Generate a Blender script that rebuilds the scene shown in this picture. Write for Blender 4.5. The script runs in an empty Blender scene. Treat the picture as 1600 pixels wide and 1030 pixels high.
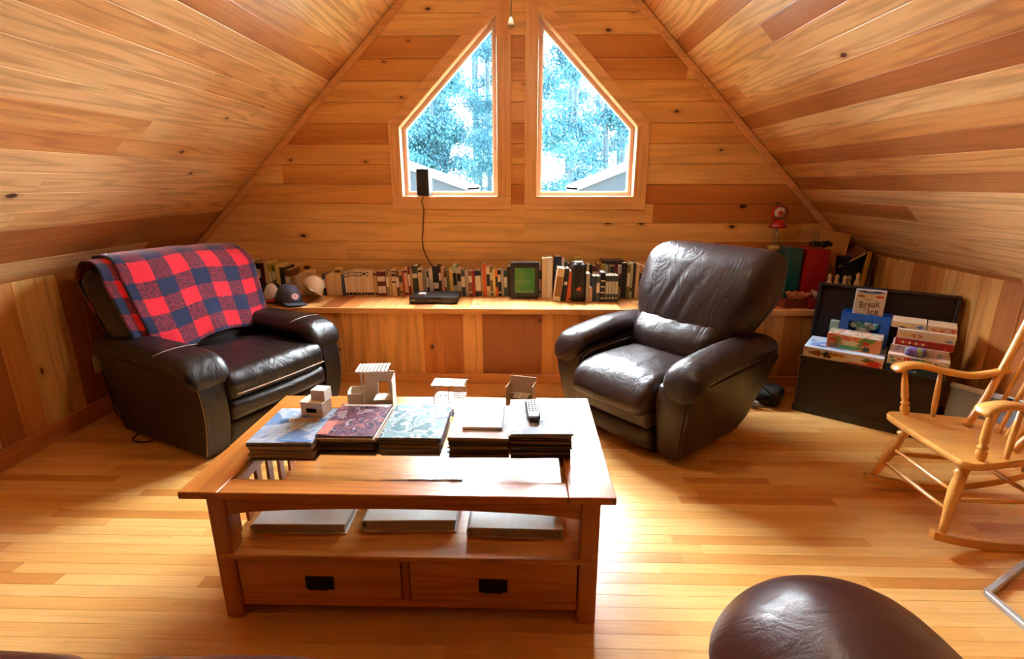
import bpy, bmesh, math, random
from mathutils import Vector, Matrix, noise, Euler
PI = math.pi
R = math.radians
scn = bpy.context.scene
C = scn.collection

# ------------------------------------------------------------------ camera, sky, light, exposure
EYE = Vector((0, 0, 1.45))
FPX = 800.0
PITCH = math.atan(227/800)
YAW = math.atan(20/800*math.cos(PITCH))
cam_data = bpy.data.cameras.new('camera')
cam_data.sensor_width = 36.0
cam_data.lens = 36.0*FPX/1600.0
cam_data.clip_start = 0.02
cam = bpy.data.objects.new('camera', cam_data)
C.objects.link(cam)
cam.location = EYE
cam.rotation_euler = (PI/2-PITCH, 0, YAW)
scn.camera = cam

world = bpy.data.worlds.new('sky')
scn.world = world
world.use_nodes = True
wn = world.node_tree
wn.nodes.clear()
w_out = wn.nodes.new('ShaderNodeOutputWorld')
w_bg = wn.nodes.new('ShaderNodeBackground')
w_tc = wn.nodes.new('ShaderNodeTexCoord')
w_sep = wn.nodes.new('ShaderNodeSeparateXYZ')
w_ramp = wn.nodes.new('ShaderNodeValToRGB')
w_ramp.color_ramp.elements[0].position = 0.0
w_ramp.color_ramp.elements[0].color = (0.80, 0.92, 1.0, 1)
w_ramp.color_ramp.elements[1].position = 0.6
w_ramp.color_ramp.elements[1].color = (0.62, 0.82, 1.0, 1)
wn.links.new(w_tc.outputs['Generated'], w_sep.inputs[0])
wn.links.new(w_sep.outputs['Z'], w_ramp.inputs[0])
wn.links.new(w_ramp.outputs[0], w_bg.inputs['Color'])
wn.links.new(w_bg.outputs[0], w_out.inputs['Surface'])
w_bg.inputs['Strength'].default_value = 8.0
sun_data = bpy.data.lights.new('sun', 'SUN')
sun_data.energy = 135.0
sun_data.angle = R(100)
sun_data.color = (0.93, 0.97, 1.0)
sun = bpy.data.objects.new('sun', sun_data)
C.objects.link(sun)
sun.rotation_euler = (R(-50), 0, R(0))      # bright hazy sky behind the house, shining in through the gable windows

scn.view_settings.view_transform = 'Standard'
scn.view_settings.look = 'None'
scn.view_settings.gamma = 1.0
scn.view_settings.use_curve_mapping = False
scn.view_settings.exposure = 1.0
LAMP_POWER = 40.0           # the fan's light kit
scn.cycles.max_bounces = 8
scn.cycles.diffuse_bounces = 5
scn.cycles.glossy_bounces = 3
scn.cycles.transparent_max_bounces = 10
scn.cycles.caustics_reflective = False
scn.cycles.caustics_refractive = False
scn.cycles.sample_clamp_indirect = 6.0
scn.cycles.use_denoising = True

# room measures (metres)
XL, XR, XC = -2.74, 2.62, -0.06
YW, YR = 4.2, -3.2
KNEE, SL = 0.945, 0.99
HALF = 2.68
RIDGE = KNEE+HALF*SL
BENCH_Y, BENCH_Z = 3.6, 0.583

# ------------------------------------------------------------------ helpers
def srgb(r, g=None, b=None):
    if g is None: r, g, b = r
    f = lambda c: (c/12.92 if c <= 0.04045 else ((c+0.055)/1.055)**2.4)
    return (f(r/255), f(g/255), f(b/255), 1)

def link(o, parent=None):
    C.objects.link(o)
    if parent is not None: o.parent = parent
    return o

def tag(o, label=None, cat=None, group=None, kind=None):
    if label: o['label'] = label
    if cat: o['category'] = cat
    if group: o['group'] = group
    if kind: o['kind'] = kind
    return o

def thing(name, label, cat, loc=(0, 0, 0), rz=0.0, group=None, rot=None):
    o = bpy.data.objects.new(name, None)
    o.empty_display_size = 0.1
    link(o)
    o.location = loc
    o.rotation_euler = rot if rot else (0, 0, rz)
    return tag(o, label, cat, group)

def obj(name, bm, mats, parent=None, smooth=False, label=None, angle=None):
    me = bpy.data.meshes.new(name)
    bm.normal_update()
    bm.to_mesh(me)
    bm.free()
    if not isinstance(mats, (list, tuple)): mats = [mats]
    for m in mats: me.materials.append(m)
    if smooth:
        for p in me.polygons: p.use_smooth = True
        if angle:
            me.set_sharp_from_angle(angle=R(angle))
    o = bpy.data.objects.new(name, me)
    link(o, parent)
    if label: o['label'] = label
    return o

def bx(bm, x0, x1, y0, y1, z0, z1, bev=0.0, mi=0, M=None, seg=1):
    """axis aligned box, optionally bevelled, optionally moved by a matrix"""
    t = bmesh.new()
    bmesh.ops.create_cube(t, size=1)
    for v in t.verts:
        v.co = Vector(((v.co.x+.5)*(x1-x0)+x0, (v.co.y+.5)*(y1-y0)+y0, (v.co.z+.5)*(z1-z0)+z0))
    if bev > 0:
        bmesh.ops.bevel(t, geom=t.edges[:]+t.verts[:], offset=bev, segments=seg, affect='EDGES', profile=0.6)
    add(bm, t, mi, M)

def add(bm, t, mi=0, M=None):
    vm = {}
    for v in t.verts:
        vm[v] = bm.verts.new(M @ v.co if M else v.co)
    for f in t.faces:
        try:
            nf = bm.faces.new([vm[v] for v in f.verts])
            nf.material_index = mi
            nf.smooth = f.smooth
        except ValueError:
            pass
    t.free()

def prism(bm, pts, a0, a1, axis='y', mi=0, M=None, bev=0.0):
    """extrude a 2D outline; axis is the extrusion direction"""
    t = bmesh.new()
    def P(p, a):
        if axis == 'y': return Vector((p[0], a, p[1]))
        if axis == 'x': return Vector((a, p[0], p[1]))
        return Vector((p[0], p[1], a))
    A = [t.verts.new(P(p, a0)) for p in pts]
    B = [t.verts.new(P(p, a1)) for p in pts]
    n = len(pts)
    t.faces.new(A); t.faces.new(B[::-1])
    for i in range(n):
        t.faces.new([A[i], B[i], B[(i+1) % n], A[(i+1) % n]])
    bmesh.ops.recalc_face_normals(t, faces=t.faces[:])
    if bev > 0:
        bmesh.ops.bevel(t, geom=t.edges[:], offset=bev, segments=2, affect='EDGES', profile=0.6)
    add(bm, t, mi, M)

def tube(bm, pts, radii, n=12, mi=0, caps=True, flat=1.0):
    """smooth tube through points; radii scalar or list"""
    pts = [Vector(p) for p in pts]
    if not isinstance(radii, (list, tuple)): radii = [radii]*len(pts)
    rings = []
    up = None
    for i, p in enumerate(pts):
        d = (pts[min(i+1, len(pts)-1)]-pts[max(i-1, 0)]).normalized()
        if up is None:
            up = Vector((0, 0, 1)) if abs(d.z) < 0.9 else Vector((1, 0, 0))
        s = d.cross(up).normalized()
        up = s.cross(d).normalized()
        rings.append([bm.verts.new(p+s*math.cos(2*PI*k/n)*radii[i]+up*math.sin(2*PI*k/n)*radii[i]*flat) for k in range(n)])
    for a, b in zip(rings, rings[1:]):
        for k in range(n):
            f = bm.faces.new([a[k], a[(k+1) % n], b[(k+1) % n], b[k]])
            f.material_index = mi; f.smooth = True
    if caps:
        for rg in (rings[0][::-1], rings[-1]):
            f = bm.faces.new(rg); f.material_index = mi

def lathe_between(bm, a, b, prof, n=14, mi=0):
    """turned spindle from a to b, prof = [(t, r)]"""
    a, b = Vector(a), Vector(b)
    tube(bm, [a.lerp(b, t) for t, r in prof], [r for t, r in prof], n, mi)

def lathe(bm, prof, n=24, mi=0, M=None, caps=True):
    t = bmesh.new()
    rings = []
    for r, z in prof:
        rings.append([t.verts.new((r*math.cos(2*PI*k/n), r*math.sin(2*PI*k/n), z)) for k in range(n)])
    for a, b in zip(rings, rings[1:]):
        for k in range(n):
            f = t.faces.new([a[k], a[(k+1) % n], b[(k+1) % n], b[k]]); f.smooth = True
    if caps and prof[0][0] > 1e-4: t.faces.new(rings[0][::-1])
    if caps and prof[-1][0] > 1e-4: t.faces.new(rings[-1])
    bmesh.ops.remove_doubles(t, verts=t.verts[:], dist=1e-6)
    bmesh.ops.recalc_face_normals(t, faces=t.faces[:])
    add(bm, t, mi, M)

def spline(pts, n=8):
    """Catmull-Rom through the points"""
    pts = [Vector(p) for p in pts]
    out = []
    for i in range(len(pts)-1):
        p0 = pts[max(i-1, 0)]; p1 = pts[i]; p2 = pts[i+1]; p3 = pts[min(i+2, len(pts)-1)]
        for k in range(n):
            t = k/n
            out.append(0.5*((2*p1)+(p2-p0)*t+(2*p0-5*p1+4*p2-p3)*t*t+(-p0+3*p1-3*p2+p3)*t*t*t))
    out.append(pts[-1])
    return out

def soft_bm(size, r, n=22, puff=(0, 0, 0), deform=None, wr=0.0, wscale=(6, 6, 6), seed=0.0, ridge=None):
    """upholstered block centred on the origin: rounded, puffed, bent, wrinkled"""
    hx, hy, hz = size[0]/2, size[1]/2, size[2]/2
    if not isinstance(r, (list, tuple)): r = (r, r, r)
    r = (min(r[0], hx*.999), min(r[1], hy*.999), min(r[2], hz*.999))
    bm = bmesh.new()
    cache = {}
    def tt(i):
        s = -1+2*i/n
        return 0.45*s+0.55*math.sin(PI/2*s)
    def vert(i, j, k):
        key = (i, j, k)
        if key in cache: return cache[key]
        q = Vector((tt(i)*hx, tt(j)*hy, tt(k)*hz))
        inn = Vector((max(-(hx-r[0]), min(hx-r[0], q.x)), max(-(hy-r[1]), min(hy-r[1], q.y)), max(-(hz-r[2]), min(hz-r[2], q.z))))
        d = q-inn
        e = Vector((d.x/r[0], d.y/r[1], d.z/r[2]))
        L = e.length
        if L > 1e-9: e = e/L
        p = inn+Vector((e.x*r[0], e.y*r[1], e.z*r[2]))
        a, b, c = p.x/hx, p.y/hy, p.z/hz
        p.x += puff[0]*a*(1-b*b)*(1-c*c)
        p.y += puff[1]*b*(1-a*a)*(1-c*c)
        p.z += puff[2]*c*(1-a*a)*(1-b*b)
        v = bm.verts.new(p)
        cache[key] = v
        return v
    for f in range(6):
        for a in range(n):
            for b in range(n):
                q = [(a, b), (a+1, b), (a+1, b+1), (a, b+1)]
                if f == 0: vs = [vert(i, j, 0) for i, j in q][::-1]
                elif f == 1: vs = [vert(i, j, n) for i, j in q]
                elif f == 2: vs = [vert(i, 0, j) for i, j in q]
                elif f == 3: vs = [vert(i, n, j) for i, j in q][::-1]
                elif f == 4: vs = [vert(0, i, j) for i, j in q][::-1]
                else: vs = [vert(n, i, j) for i, j in q]
                fc = bm.faces.new(vs); fc.smooth = True
    if deform:
        for v in bm.verts: v.co = deform(v.co.copy())
    bm.normal_update()
    if wr or ridge:
        offs = []
        for v in bm.verts:
            d = 0.0
            if wr:
                q = Vector((v.co.x*wscale[0]+seed, v.co.y*wscale[1], v.co.z*wscale[2]))
                nz = noise.noise(q+Vector((noise.noise(q*0.7), noise.noise(q*0.9+Vector((5, 0, 0))), 0))*1.2)
                d += wr*(0.35-abs(nz))*1.2
            if ridge: d += ridge(v.co)
            offs.append(v.normal*d)
        for v, o in zip(bm.verts, offs): v.co += o
    return bm

def moved(bm, M):
    bmesh.ops.transform(bm, matrix=M, verts=bm.verts[:])
    return bm
T = Matrix.Translation
def RX(a): return Matrix.Rotation(a, 4, 'X')
def RY(a): return Matrix.Rotation(a, 4, 'Y')
def RZ(a): return Matrix.Rotation(a, 4, 'Z')

# ------------------------------------------------------------------ materials
_m = {}
def base_mat(name):
    m = bpy.data.materials.new(name)
    m.use_nodes = True
    nt = m.node_tree
    return m, nt, nt.nodes['Principled BSDF'], nt.nodes['Material Output']

def plain(name, col, rough=0.5, metal=0.0, spec=0.5, coat=0.0, noise_amt=0.0, nscale=40, bump=0.0, sheen=0.0):
    if name in _m: return _m[name]
    m, nt, b, out = base_mat(name)
    c = srgb(col) if max(col) > 1 else (*col, 1)
    b.inputs['Base Color'].default_value = c
    b.inputs['Roughness'].default_value = rough
    b.inputs['Metallic'].default_value = metal
    b.inputs['Specular IOR Level'].default_value = spec
    b.inputs['Coat Weight'].default_value = coat
    b.inputs['Sheen Weight'].default_value = sheen
    tc = nt.nodes.new('ShaderNodeTexCoord')
    nz = nt.nodes.new('ShaderNodeTexNoise'); nz.inputs['Scale'].default_value = nscale; nz.inputs['Detail'].default_value = 4
    nt.links.new(tc.outputs['Object'], nz.inputs['Vector'])
    amt = noise_amt if noise_amt else 0.06
    mx = nt.nodes.new('ShaderNodeMix'); mx.data_type = 'RGBA'
    mx.inputs[6].default_value = tuple(max(0, x*(1-amt)) for x in c[:3])+(1,)
    mx.inputs[7].default_value = tuple(min(1, x*(1+amt)) for x in c[:3])+(1,)
    nt.links.new(nz.outputs['Fac'], mx.inputs[0])
    nt.links.new(mx.outputs[2], b.inputs['Base Color'])
    if bump:
        bp = nt.nodes.new('ShaderNodeBump'); bp.inputs['Strength'].default_value = bump; bp.inputs['Distance'].default_value = 0.002
        nt.links.new(nz.outputs['Fac'], bp.inputs['Height'])
        nt.links.new(bp.outputs[0], b.inputs['Normal'])
    _m[name] = m
    return m

def N(nt, t, **kw):
    n = nt.nodes.new(t)
    for k, v in kw.items(): setattr(n, k, v)
    return n

def math_n(nt, op, a, b=None, c=None):
    n = nt.nodes.new('ShaderNodeMath'); n.operation = op
    for i, x in enumerate((a, b, c)):
        if x is None: continue
        if isinstance(x, (int, float)): n.inputs[i].default_value = x
        else: nt.links.new(x, n.inputs[i])
    return n.outputs[0]

def ramp(nt, fac, stops):
    r = nt.nodes.new('ShaderNodeValToRGB')
    el = r.color_ramp.elements
    while len(el) < len(stops): el.new(0.5)
    for e, (p, c) in zip(el, stops):
        e.position = p; e.color = c if len(c) == 4 else (*c, 1)
    nt.links.new(fac, r.inputs[0])
    return r.outputs[0]

def wood(name, tones, dark, rough=0.4, coat=0.0, mode='uv', axis='x', knots=0.0, ring=14.0, gs=1.0, ringamt=0.55, bump=0.06, coat_rough=0.12, spec=0.5):
    """tones: light..dark board colours picked per board; dark: grain line colour.
    mode 'uv' reads the board frame (u along the grain) and the per-board value, 'obj' the thing's own axes"""
    if name in _m: return _m[name]
    m, nt, b, out = base_mat(name)
    L = nt.links
    if mode == 'uv':
        uv = N(nt, 'ShaderNodeUVMap')
        at = N(nt, 'ShaderNodeAttribute', attribute_name='board')
        sp = N(nt, 'ShaderNodeSeparateXYZ'); L.new(uv.outputs[0], sp.inputs[0])
        sc = N(nt, 'ShaderNodeSeparateColor'); L.new(at.outputs['Color'], sc.inputs[0])
        u, v = sp.outputs[0], sp.outputs[1]
        tone, off = sc.outputs[0], sc.outputs[1]
    else:
        tc = N(nt, 'ShaderNodeTexCoord')
        sp = N(nt, 'ShaderNodeSeparateXYZ'); L.new(tc.outputs['Object'], sp.inputs[0])
        ax = {'x': (0, 1, 2), 'y': (1, 0, 2), 'z': (2, 0, 1)}[axis]
        u = sp.outputs[ax[0]]
        v = math_n(nt, 'ADD', sp.outputs[ax[1]], math_n(nt, 'MULTIPLY', sp.outputs[ax[2]], 0.83))
        oi = N(nt, 'ShaderNodeObjectInfo')
        tone = off = oi.outputs['Random']
    offb = math_n(nt, 'MULTIPLY', off, 37.0)
    # broad figure
    cb = N(nt, 'ShaderNodeCombineXYZ')
    L.new(math_n(nt, 'ADD', math_n(nt, 'MULTIPLY', u, 0.55*gs), offb), cb.inputs[0])
    L.new(math_n(nt, 'MULTIPLY', v, 9.0*gs), cb.inputs[1])
    L.new(offb, cb.inputs[2])
    n1 = N(nt, 'ShaderNodeTexNoise'); n1.inputs['Scale'].default_value = 1.0; n1.inputs['Detail'].default_value = 2.0
    n1.inputs['Roughness'].default_value = 0.45
    L.new(cb.outputs[0], n1.inputs['Vector'])
    rings = math_n(nt, 'SINE', math_n(nt, 'MULTIPLY', n1.outputs['Fac'], ring*6.283))
    rings = math_n(nt, 'POWER', math_n(nt, 'ADD', math_n(nt, 'MULTIPLY', rings, 0.5), 0.5), 2.2)
    # fine fibres
    cf = N(nt, 'ShaderNodeCombineXYZ')
    L.new(math_n(nt, 'ADD', math_n(nt, 'MULTIPLY', u, 5.0), offb), cf.inputs[0])
    L.new(math_n(nt, 'MULTIPLY', v, 170.0), cf.inputs[1])
    n2 = N(nt, 'ShaderNodeTexNoise'); n2.inputs['Scale'].default_value = 1.0; n2.inputs['Detail'].default_value = 3.0
    L.new(cf.outputs[0], n2.inputs['Vector'])
    # slow tone drift
    n3 = N(nt, 'ShaderNodeTexNoise'); n3.inputs['Scale'].default_value = 0.55; n3.inputs['Detail'].default_value = 1.0
    L.new(cb.outputs[0], n3.inputs['Vector'])
    tf = math_n(nt, 'ADD', math_n(nt, 'MULTIPLY_ADD', tone, 1.2, -.1), math_n(nt, 'MULTIPLY', math_n(nt, 'SUBTRACT', n3.outputs['Fac'], 0.5), 0.7))
    k = len(tones)
    basec = ramp(nt, tf, [(0.08+0.84*i/(k-1), srgb(t)) for i, t in enumerate(tones)])
    mx = N(nt, 'ShaderNodeMix', data_type='RGBA')
    amt = math_n(nt, 'MULTIPLY', math_n(nt, 'MULTIPLY', rings, ringamt), math_n(nt, 'ADD', n3.outputs['Fac'], 0.3))
    L.new(amt, mx.inputs[0]); L.new(basec, mx.inputs[6]); mx.inputs[7].default_value = srgb(dark)
    mf = N(nt, 'ShaderNodeMix', data_type='RGBA', blend_type='MULTIPLY')
    mf.inputs[0].default_value = 0.5
    L.new(mx.outputs[2], mf.inputs[6])
    L.new(ramp(nt, n2.outputs['Fac'], [(0.3, (0.72, 0.66, 0.58, 1)), (0.6, (1, 1, 1, 1))]), mf.inputs[7])
    colour = mf.outputs[2]
    if knots:
        ck = N(nt, 'ShaderNodeCombineXYZ')
        L.new(math_n(nt, 'ADD', math_n(nt, 'MULTIPLY', u, 1.9), offb), ck.inputs[0])
        L.new(math_n(nt, 'ADD', math_n(nt, 'MULTIPLY', v, 3.6), offb), ck.inputs[1])
        vo = N(nt, 'ShaderNodeTexVoronoi', voronoi_dimensions='2D'); vo.inputs['Scale'].default_value = 1.0
        L.new(ck.outputs[0], vo.inputs['Vector'])
        svc = N(nt, 'ShaderNodeSeparateColor'); L.new(vo.outputs['Color'], svc.inputs[0])
        size = math_n(nt, 'MULTIPLY', math_n(nt, 'GREATER_THAN', svc.outputs[0], 1-knots), math_n(nt, 'ADD', 0.008, math_n(nt, 'MULTIPLY', svc.outputs[1], 0.035)))
        kd = math_n(nt, 'SUBTRACT', vo.outputs['Distance'], size)
        kk = ramp(nt, kd, [(0.0, (1, 1, 1, 1)), (0.022, (0, 0, 0, 1))])
        kk = math_n(nt, 'MULTIPLY', kk, math_n(nt, 'GREATER_THAN', svc.outputs[0], 1-knots))
        halo = ramp(nt, kd, [(0.0, (1, 1, 1, 1)), (0.10, (0, 0, 0, 1))])
        halo = math_n(nt, 'MULTIPLY', math_n(nt, 'MULTIPLY', halo, 0.45), math_n(nt, 'GREATER_THAN', svc.outputs[0], 1-knots))
        mh = N(nt, 'ShaderNodeMix', data_type='RGBA'); L.new(halo, mh.inputs[0]); L.new(colour, mh.inputs[6]); mh.inputs[7].default_value = srgb(dark)
        mk = N(nt, 'ShaderNodeMix', data_type='RGBA'); L.new(kk, mk.inputs[0]); L.new(mh.outputs[2], mk.inputs[6]); mk.inputs[7].default_value = srgb(62, 30, 14)
        colour = mk.outputs[2]
    L.new(colour, b.inputs['Base Color'])
    b.inputs['Roughness'].default_value = rough
    b.inputs['Specular IOR Level'].default_value = spec
    b.inputs['Coat Weight'].default_value = coat
    b.inputs['Coat Roughness'].default_value = coat_rough
    if bump:
        bp = N(nt, 'ShaderNodeBump'); bp.inputs['Strength'].default_value = bump; bp.inputs['Distance'].default_value = 0.003
        L.new(math_n(nt, 'ADD', n2.outputs['Fac'], rings), bp.inputs['Height'])
        L.new(bp.outputs[0], b.inputs['Normal'])
    _m[name] = m
    return m

def leather(name, col, rough=0.33, bump=0.25, crease=0.5, scale=1.0):
    if name in _m: return _m[name]
    m, nt, b, out = base_mat(name)
    L = nt.links
    tc = N(nt, 'ShaderNodeTexCoord')
    mp = N(nt, 'ShaderNodeMapping'); mp.inputs['Scale'].default_value = (9*scale, 9*scale, 3.0*scale)
    L.new(tc.outputs['Object'], mp.inputs[0])
    n1 = N(nt, 'ShaderNodeTexNoise'); n1.inputs['Scale'].default_value = 1.0; n1.inputs['Detail'].default_value = 5; n1.inputs['Distortion'].default_value = 1.4
    L.new(mp.outputs[0], n1.inputs[0])
    cre = math_n(nt, 'ABSOLUTE', math_n(nt, 'SUBTRACT', n1.outputs['Fac'], 0.5))
    cre = math_n(nt, 'MINIMUM', math_n(nt, 'MULTIPLY', cre, 6.0), 1.0)
    vo = N(nt, 'ShaderNodeTexVoronoi'); vo.inputs['Scale'].default_value = 260.0
    L.new(tc.outputs['Object'], vo.inputs['Vector'])
    n3 = N(nt, 'ShaderNodeTexNoise'); n3.inputs['Scale'].default_value = 3.0; n3.inputs['Detail'].default_value = 3
    L.new(tc.outputs['Object'], n3.inputs[0])
    c = srgb(col)
    cr = ramp(nt, n3.outputs['Fac'], [(0.3, tuple(x*0.8 for x in c[:3])+(1,)), (0.7, tuple(min(1, x*1.35) for x in c[:3])+(1,))])
    L.new(cr, b.inputs['Base Color'])
    rr = math_n(nt, 'ADD', rough-0.07, math_n(nt, 'MULTIPLY', n3.outputs['Fac'], 0.14))
    L.new(rr, b.inputs['Roughness'])
    b.inputs['Specular IOR Level'].default_value = 0.45
    b1 = N(nt, 'ShaderNodeBump'); b1.inputs['Strength'].default_value = crease; b1.inputs['Distance'].default_value = 0.006
    L.new(cre, b1.inputs['Height'])
    b2 = N(nt, 'ShaderNodeBump'); b2.inputs['Strength'].default_value = bump; b2.inputs['Distance'].default_value = 0.0006
    L.new(vo.outputs['Distance'], b2.inputs['Height'])
    L.new(b1.outputs[0], b2.inputs['Normal'])
    L.new(b2.outputs[0], b.inputs['Normal'])
    _m[name] = m
    return m

def glass(name, tint=(1, 1, 1), gloss=0.05, rough=0.0):
    if name in _m: return _m[name]
    m, nt, b, out = base_mat(name)
    nt.nodes.remove(b)
    L = nt.links
    tr = N(nt, 'ShaderNodeBsdfTransparent'); tr.inputs[0].default_value = (*tint, 1)
    gl = N(nt, 'ShaderNodeBsdfGlossy'); gl.inputs['Roughness'].default_value = rough
    fr = N(nt, 'ShaderNodeLayerWeight'); fr.inputs[0].default_value = 0.5
    fz_ = math_n(nt, 'ADD', math_n(nt, 'MULTIPLY', math_n(nt, 'POWER', fr.outputs['Facing'], 5.0), .92), gloss)
    mx = N(nt, 'ShaderNodeMixShader')
    L.new(fz_, mx.inputs[0])
    L.new(tr.outputs[0], mx.inputs[1]); L.new(gl.outputs[0], mx.inputs[2])
    L.new(mx.outputs[0], out.inputs['Surface'])
    _m[name] = m
    return m

def emis(name, col, s):
    if name in _m: return _m[name]
    m, nt, b, out = base_mat(name)
    b.inputs['Base Color'].default_value = (*col, 1)
    b.inputs['Emission Color'].default_value = (*col, 1)
    b.inputs['Emission Strength'].default_value = s
    _m[name] = m
    return m

def printed(name, cols, scale=30, rough=0.35, seed=0.0, stretch=(1, 1, 1), hard=True):
    """printed cover art: patches of ink in the cover's own colours"""
    if name in _m: return _m[name]
    m, nt, b, out = base_mat(name)
    L = nt.links
    tc = N(nt, 'ShaderNodeTexCoord')
    mp = N(nt, 'ShaderNodeMapping'); mp.inputs['Location'].default_value = (seed, seed*1.7, seed*.3); mp.inputs['Scale'].default_value = stretch
    L.new(tc.outputs['Object'], mp.inputs[0])
    nz = N(nt, 'ShaderNodeTexNoise'); nz.inputs['Scale'].default_value = scale; nz.inputs['Detail'].default_value = 3; nz.inputs['Distortion'].default_value = 0.6
    L.new(mp.outputs[0], nz.inputs[0])
    k = len(cols)
    r = nt.nodes.new('ShaderNodeValToRGB')
    r.color_ramp.interpolation = 'CONSTANT' if hard else 'LINEAR'
    el = r.color_ramp.elements
    while len(el) < k: el.new(0.5)
    for i, (e, c) in enumerate(zip(el, cols)):
        e.position = 0.0 if i == 0 else 0.36+0.28*(i)/(k); e.color = srgb(c)
    L.new(nz.outputs['Fac'], r.inputs[0])
    L.new(r.outputs[0], b.inputs['Base Color'])
    b.inputs['Roughness'].default_value = rough
    b.inputs['Specular IOR Level'].default_value = 0.2
    _m[name] = m
    return m

WALLW = wood('pine_wall_boards', [(244, 200, 128), (236, 182, 106), (224, 162, 86), (192, 124, 58)], (160, 92, 44), rough=0.45, knots=0.62, ring=4, ringamt=0.32)
CEILW = wood('pine_ceiling_boards', [(244, 202, 142), (232, 178, 112), (218, 154, 88), (180, 114, 62)], (150, 90, 48), rough=0.36, knots=0.07, ring=8, ringamt=0.5, coat=0.25, coat_rough=0.25)
KNEEW = wood('pine_knee_boards', [(236, 189, 113), (222, 161, 86), (206, 137, 67), (170, 104, 44)], (150, 86, 42), rough=0.42, knots=0.3, ring=4, ringamt=0.4)
BENCHW = wood('bench_boards', [(242, 188, 116), (230, 164, 90), (210, 136, 66), (158, 92, 42)], (150, 84, 42), rough=0.4, knots=0.45, ring=4, ringamt=0.45)
FLOORW = wood('oak_floor_strips', [(244, 196, 120), (238, 182, 102), (230, 170, 88), (212, 146, 68)], (190, 124, 62), rough=0.33, ring=4, ringamt=0.25, coat=0.6, coat_rough=0.2, bump=0.03)
TRIMW = wood('trim_wood', [(242, 192, 132), (232, 176, 112)], (184, 116, 66), rough=0.4, mode='obj', axis='x', ring=5, ringamt=0.4)
TRIMWZ = wood('trim_wood_upright', [(242, 192, 132), (232, 176, 112)], (184, 116, 66), rough=0.4, mode='obj', axis='z', ring=5, ringamt=0.4)
TABX = wood('table_oak_long', [(216, 142, 66), (204, 126, 52)], (156, 82, 30), rough=0.3, mode='obj', axis='x', ring=8, ringamt=0.5, coat=0.22, coat_rough=0.12)
TABY = wood('table_oak_cross', [(220, 148, 70), (208, 132, 56)], (160, 88, 32), rough=0.3, mode='obj', axis='y', ring=8, ringamt=0.5, coat=0.22, coat_rough=0.12)
TABZ = wood('table_oak_upright', [(200, 120, 54), (186, 106, 44)], (140, 72, 28), rough=0.34, mode='obj', axis='z', ring=6, ringamt=0.5, coat=0.22, coat_rough=0.15)
ROCKX = wood('rocker_maple', [(238, 184, 100), (226, 166, 82)], (196, 128, 56), rough=0.3, mode='obj', axis='x', ring=5, ringamt=0.35, coat=0.5, coat_rough=0.12)
ROCKZ = wood('rocker_maple_turned', [(238, 186, 104), (228, 170, 86)], (200, 132, 60), rough=0.3, mode='obj', axis='z', ring=3, ringamt=0.3, coat=0.5, coat_rough=0.12)
LEATH_L = leather('black_brown_leather', (20, 13, 12), rough=0.36, crease=0.25)
LEATH_R = leather('brown_leather', (36, 20, 18), rough=0.36, crease=0.22)
LEATH_S = leather('sofa_leather', (66, 32, 26), rough=0.32, crease=0.12)
GLASS = glass('window_glass', (0.97, 0.99, 1.0))
TGLASS = glass('table_glass', (0.93, 0.97, 0.96), gloss=0.06)
JAR = glass('clear_plastic', (0.95, 0.93, 0.88), gloss=0.12)
BLACKP = plain('black_plastic', (22, 22, 24), rough=0.35)
CORDM = plain('dark_cord', (40, 24, 18), rough=0.6)
WHITEP = plain('white_plastic', (232, 230, 224), rough=0.4)
PAPER = plain('paper_edges', (222, 200, 160), rough=0.8, noise_amt=0.12, nscale=200)

# ------------------------------------------------------------------ boarded surfaces
def clip(poly, a, b, c):
    """keep a*u+b*v<=c"""
    out = []
    for i in range(len(poly)):
        p, q = poly[i], poly[(i+1) % len(poly)]
        dp, dq = a*p[0]+b*p[1]-c, a*q[0]+b*q[1]-c
        if dp <= 0: out.append(p)
        if dp*dq < 0:
            t = dp/(dp-dq)
            out.append((p[0]+(q[0]-p[0])*t, p[1]+(q[1]-p[1])*t))
    return out

def boards(name, O, U, V, regions, width, mat, seed=1, groove=0.006, blen=(1.6, 3.6), depth=0.005, parent=None, mats=None):
    """tongue and groove boards: u along the boards, v across; every board has its own tone"""
    O, U, V = Vector(O), Vector(U), Vector(V)
    Nn = U.cross(V).normalized()
    bm = bmesh.new()
    uvl = bm.loops.layers.uv.new('UVMap')
    cl = bm.loops.layers.color.new('board')
    umin = min(p[0] for r in regions for p in r); umax = max(p[0] for r in regions for p in r)
    vmin = min(p[1] for r in regions for p in r); vmax = max(p[1] for r in regions for p in r)
    rnd = random.Random(seed)
    j = 0; v0 = vmin
    while v0 < vmax:
        v1 = v0+width
        cuts = [umin-1]; u = umin-rnd.random()*blen[1]*.8
        while u < umax+1:
            u += rnd.uniform(*blen); cuts.append(u)
        for a, b in zip(cuts, cuts[1:]):
            tone = (rnd.random(), rnd.random(), rnd.random(), 1)
            for s0, s1, d0, d1 in ((v0, v0+groove, -depth, 0), (v0+groove, v1-groove, 0, 0), (v1-groove, v1, 0, -depth)):
                for reg in regions:
                    p = clip(clip(clip(clip(reg, 1, 0, b), -1, 0, -a), 0, 1, s1), 0, -1, -s0)
                    if len(p) < 3: continue
                    vs = []
                    for q in p:
                        t = (q[1]-s0)/(s1-s0)
                        vs.append(bm.verts.new(O+U*q[0]+V*q[1]+Nn*(d0+(d1-d0)*t)))
                    try: f = bm.faces.new(vs)
                    except ValueError: continue
                    for lp, q in zip(f.loops, p):
                        lp[uvl].uv = (q[0], q[1]); lp[cl] = tone
        v0 = v1; j += 1
    o = obj(name, bm, mat, parent)
    return o

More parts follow.
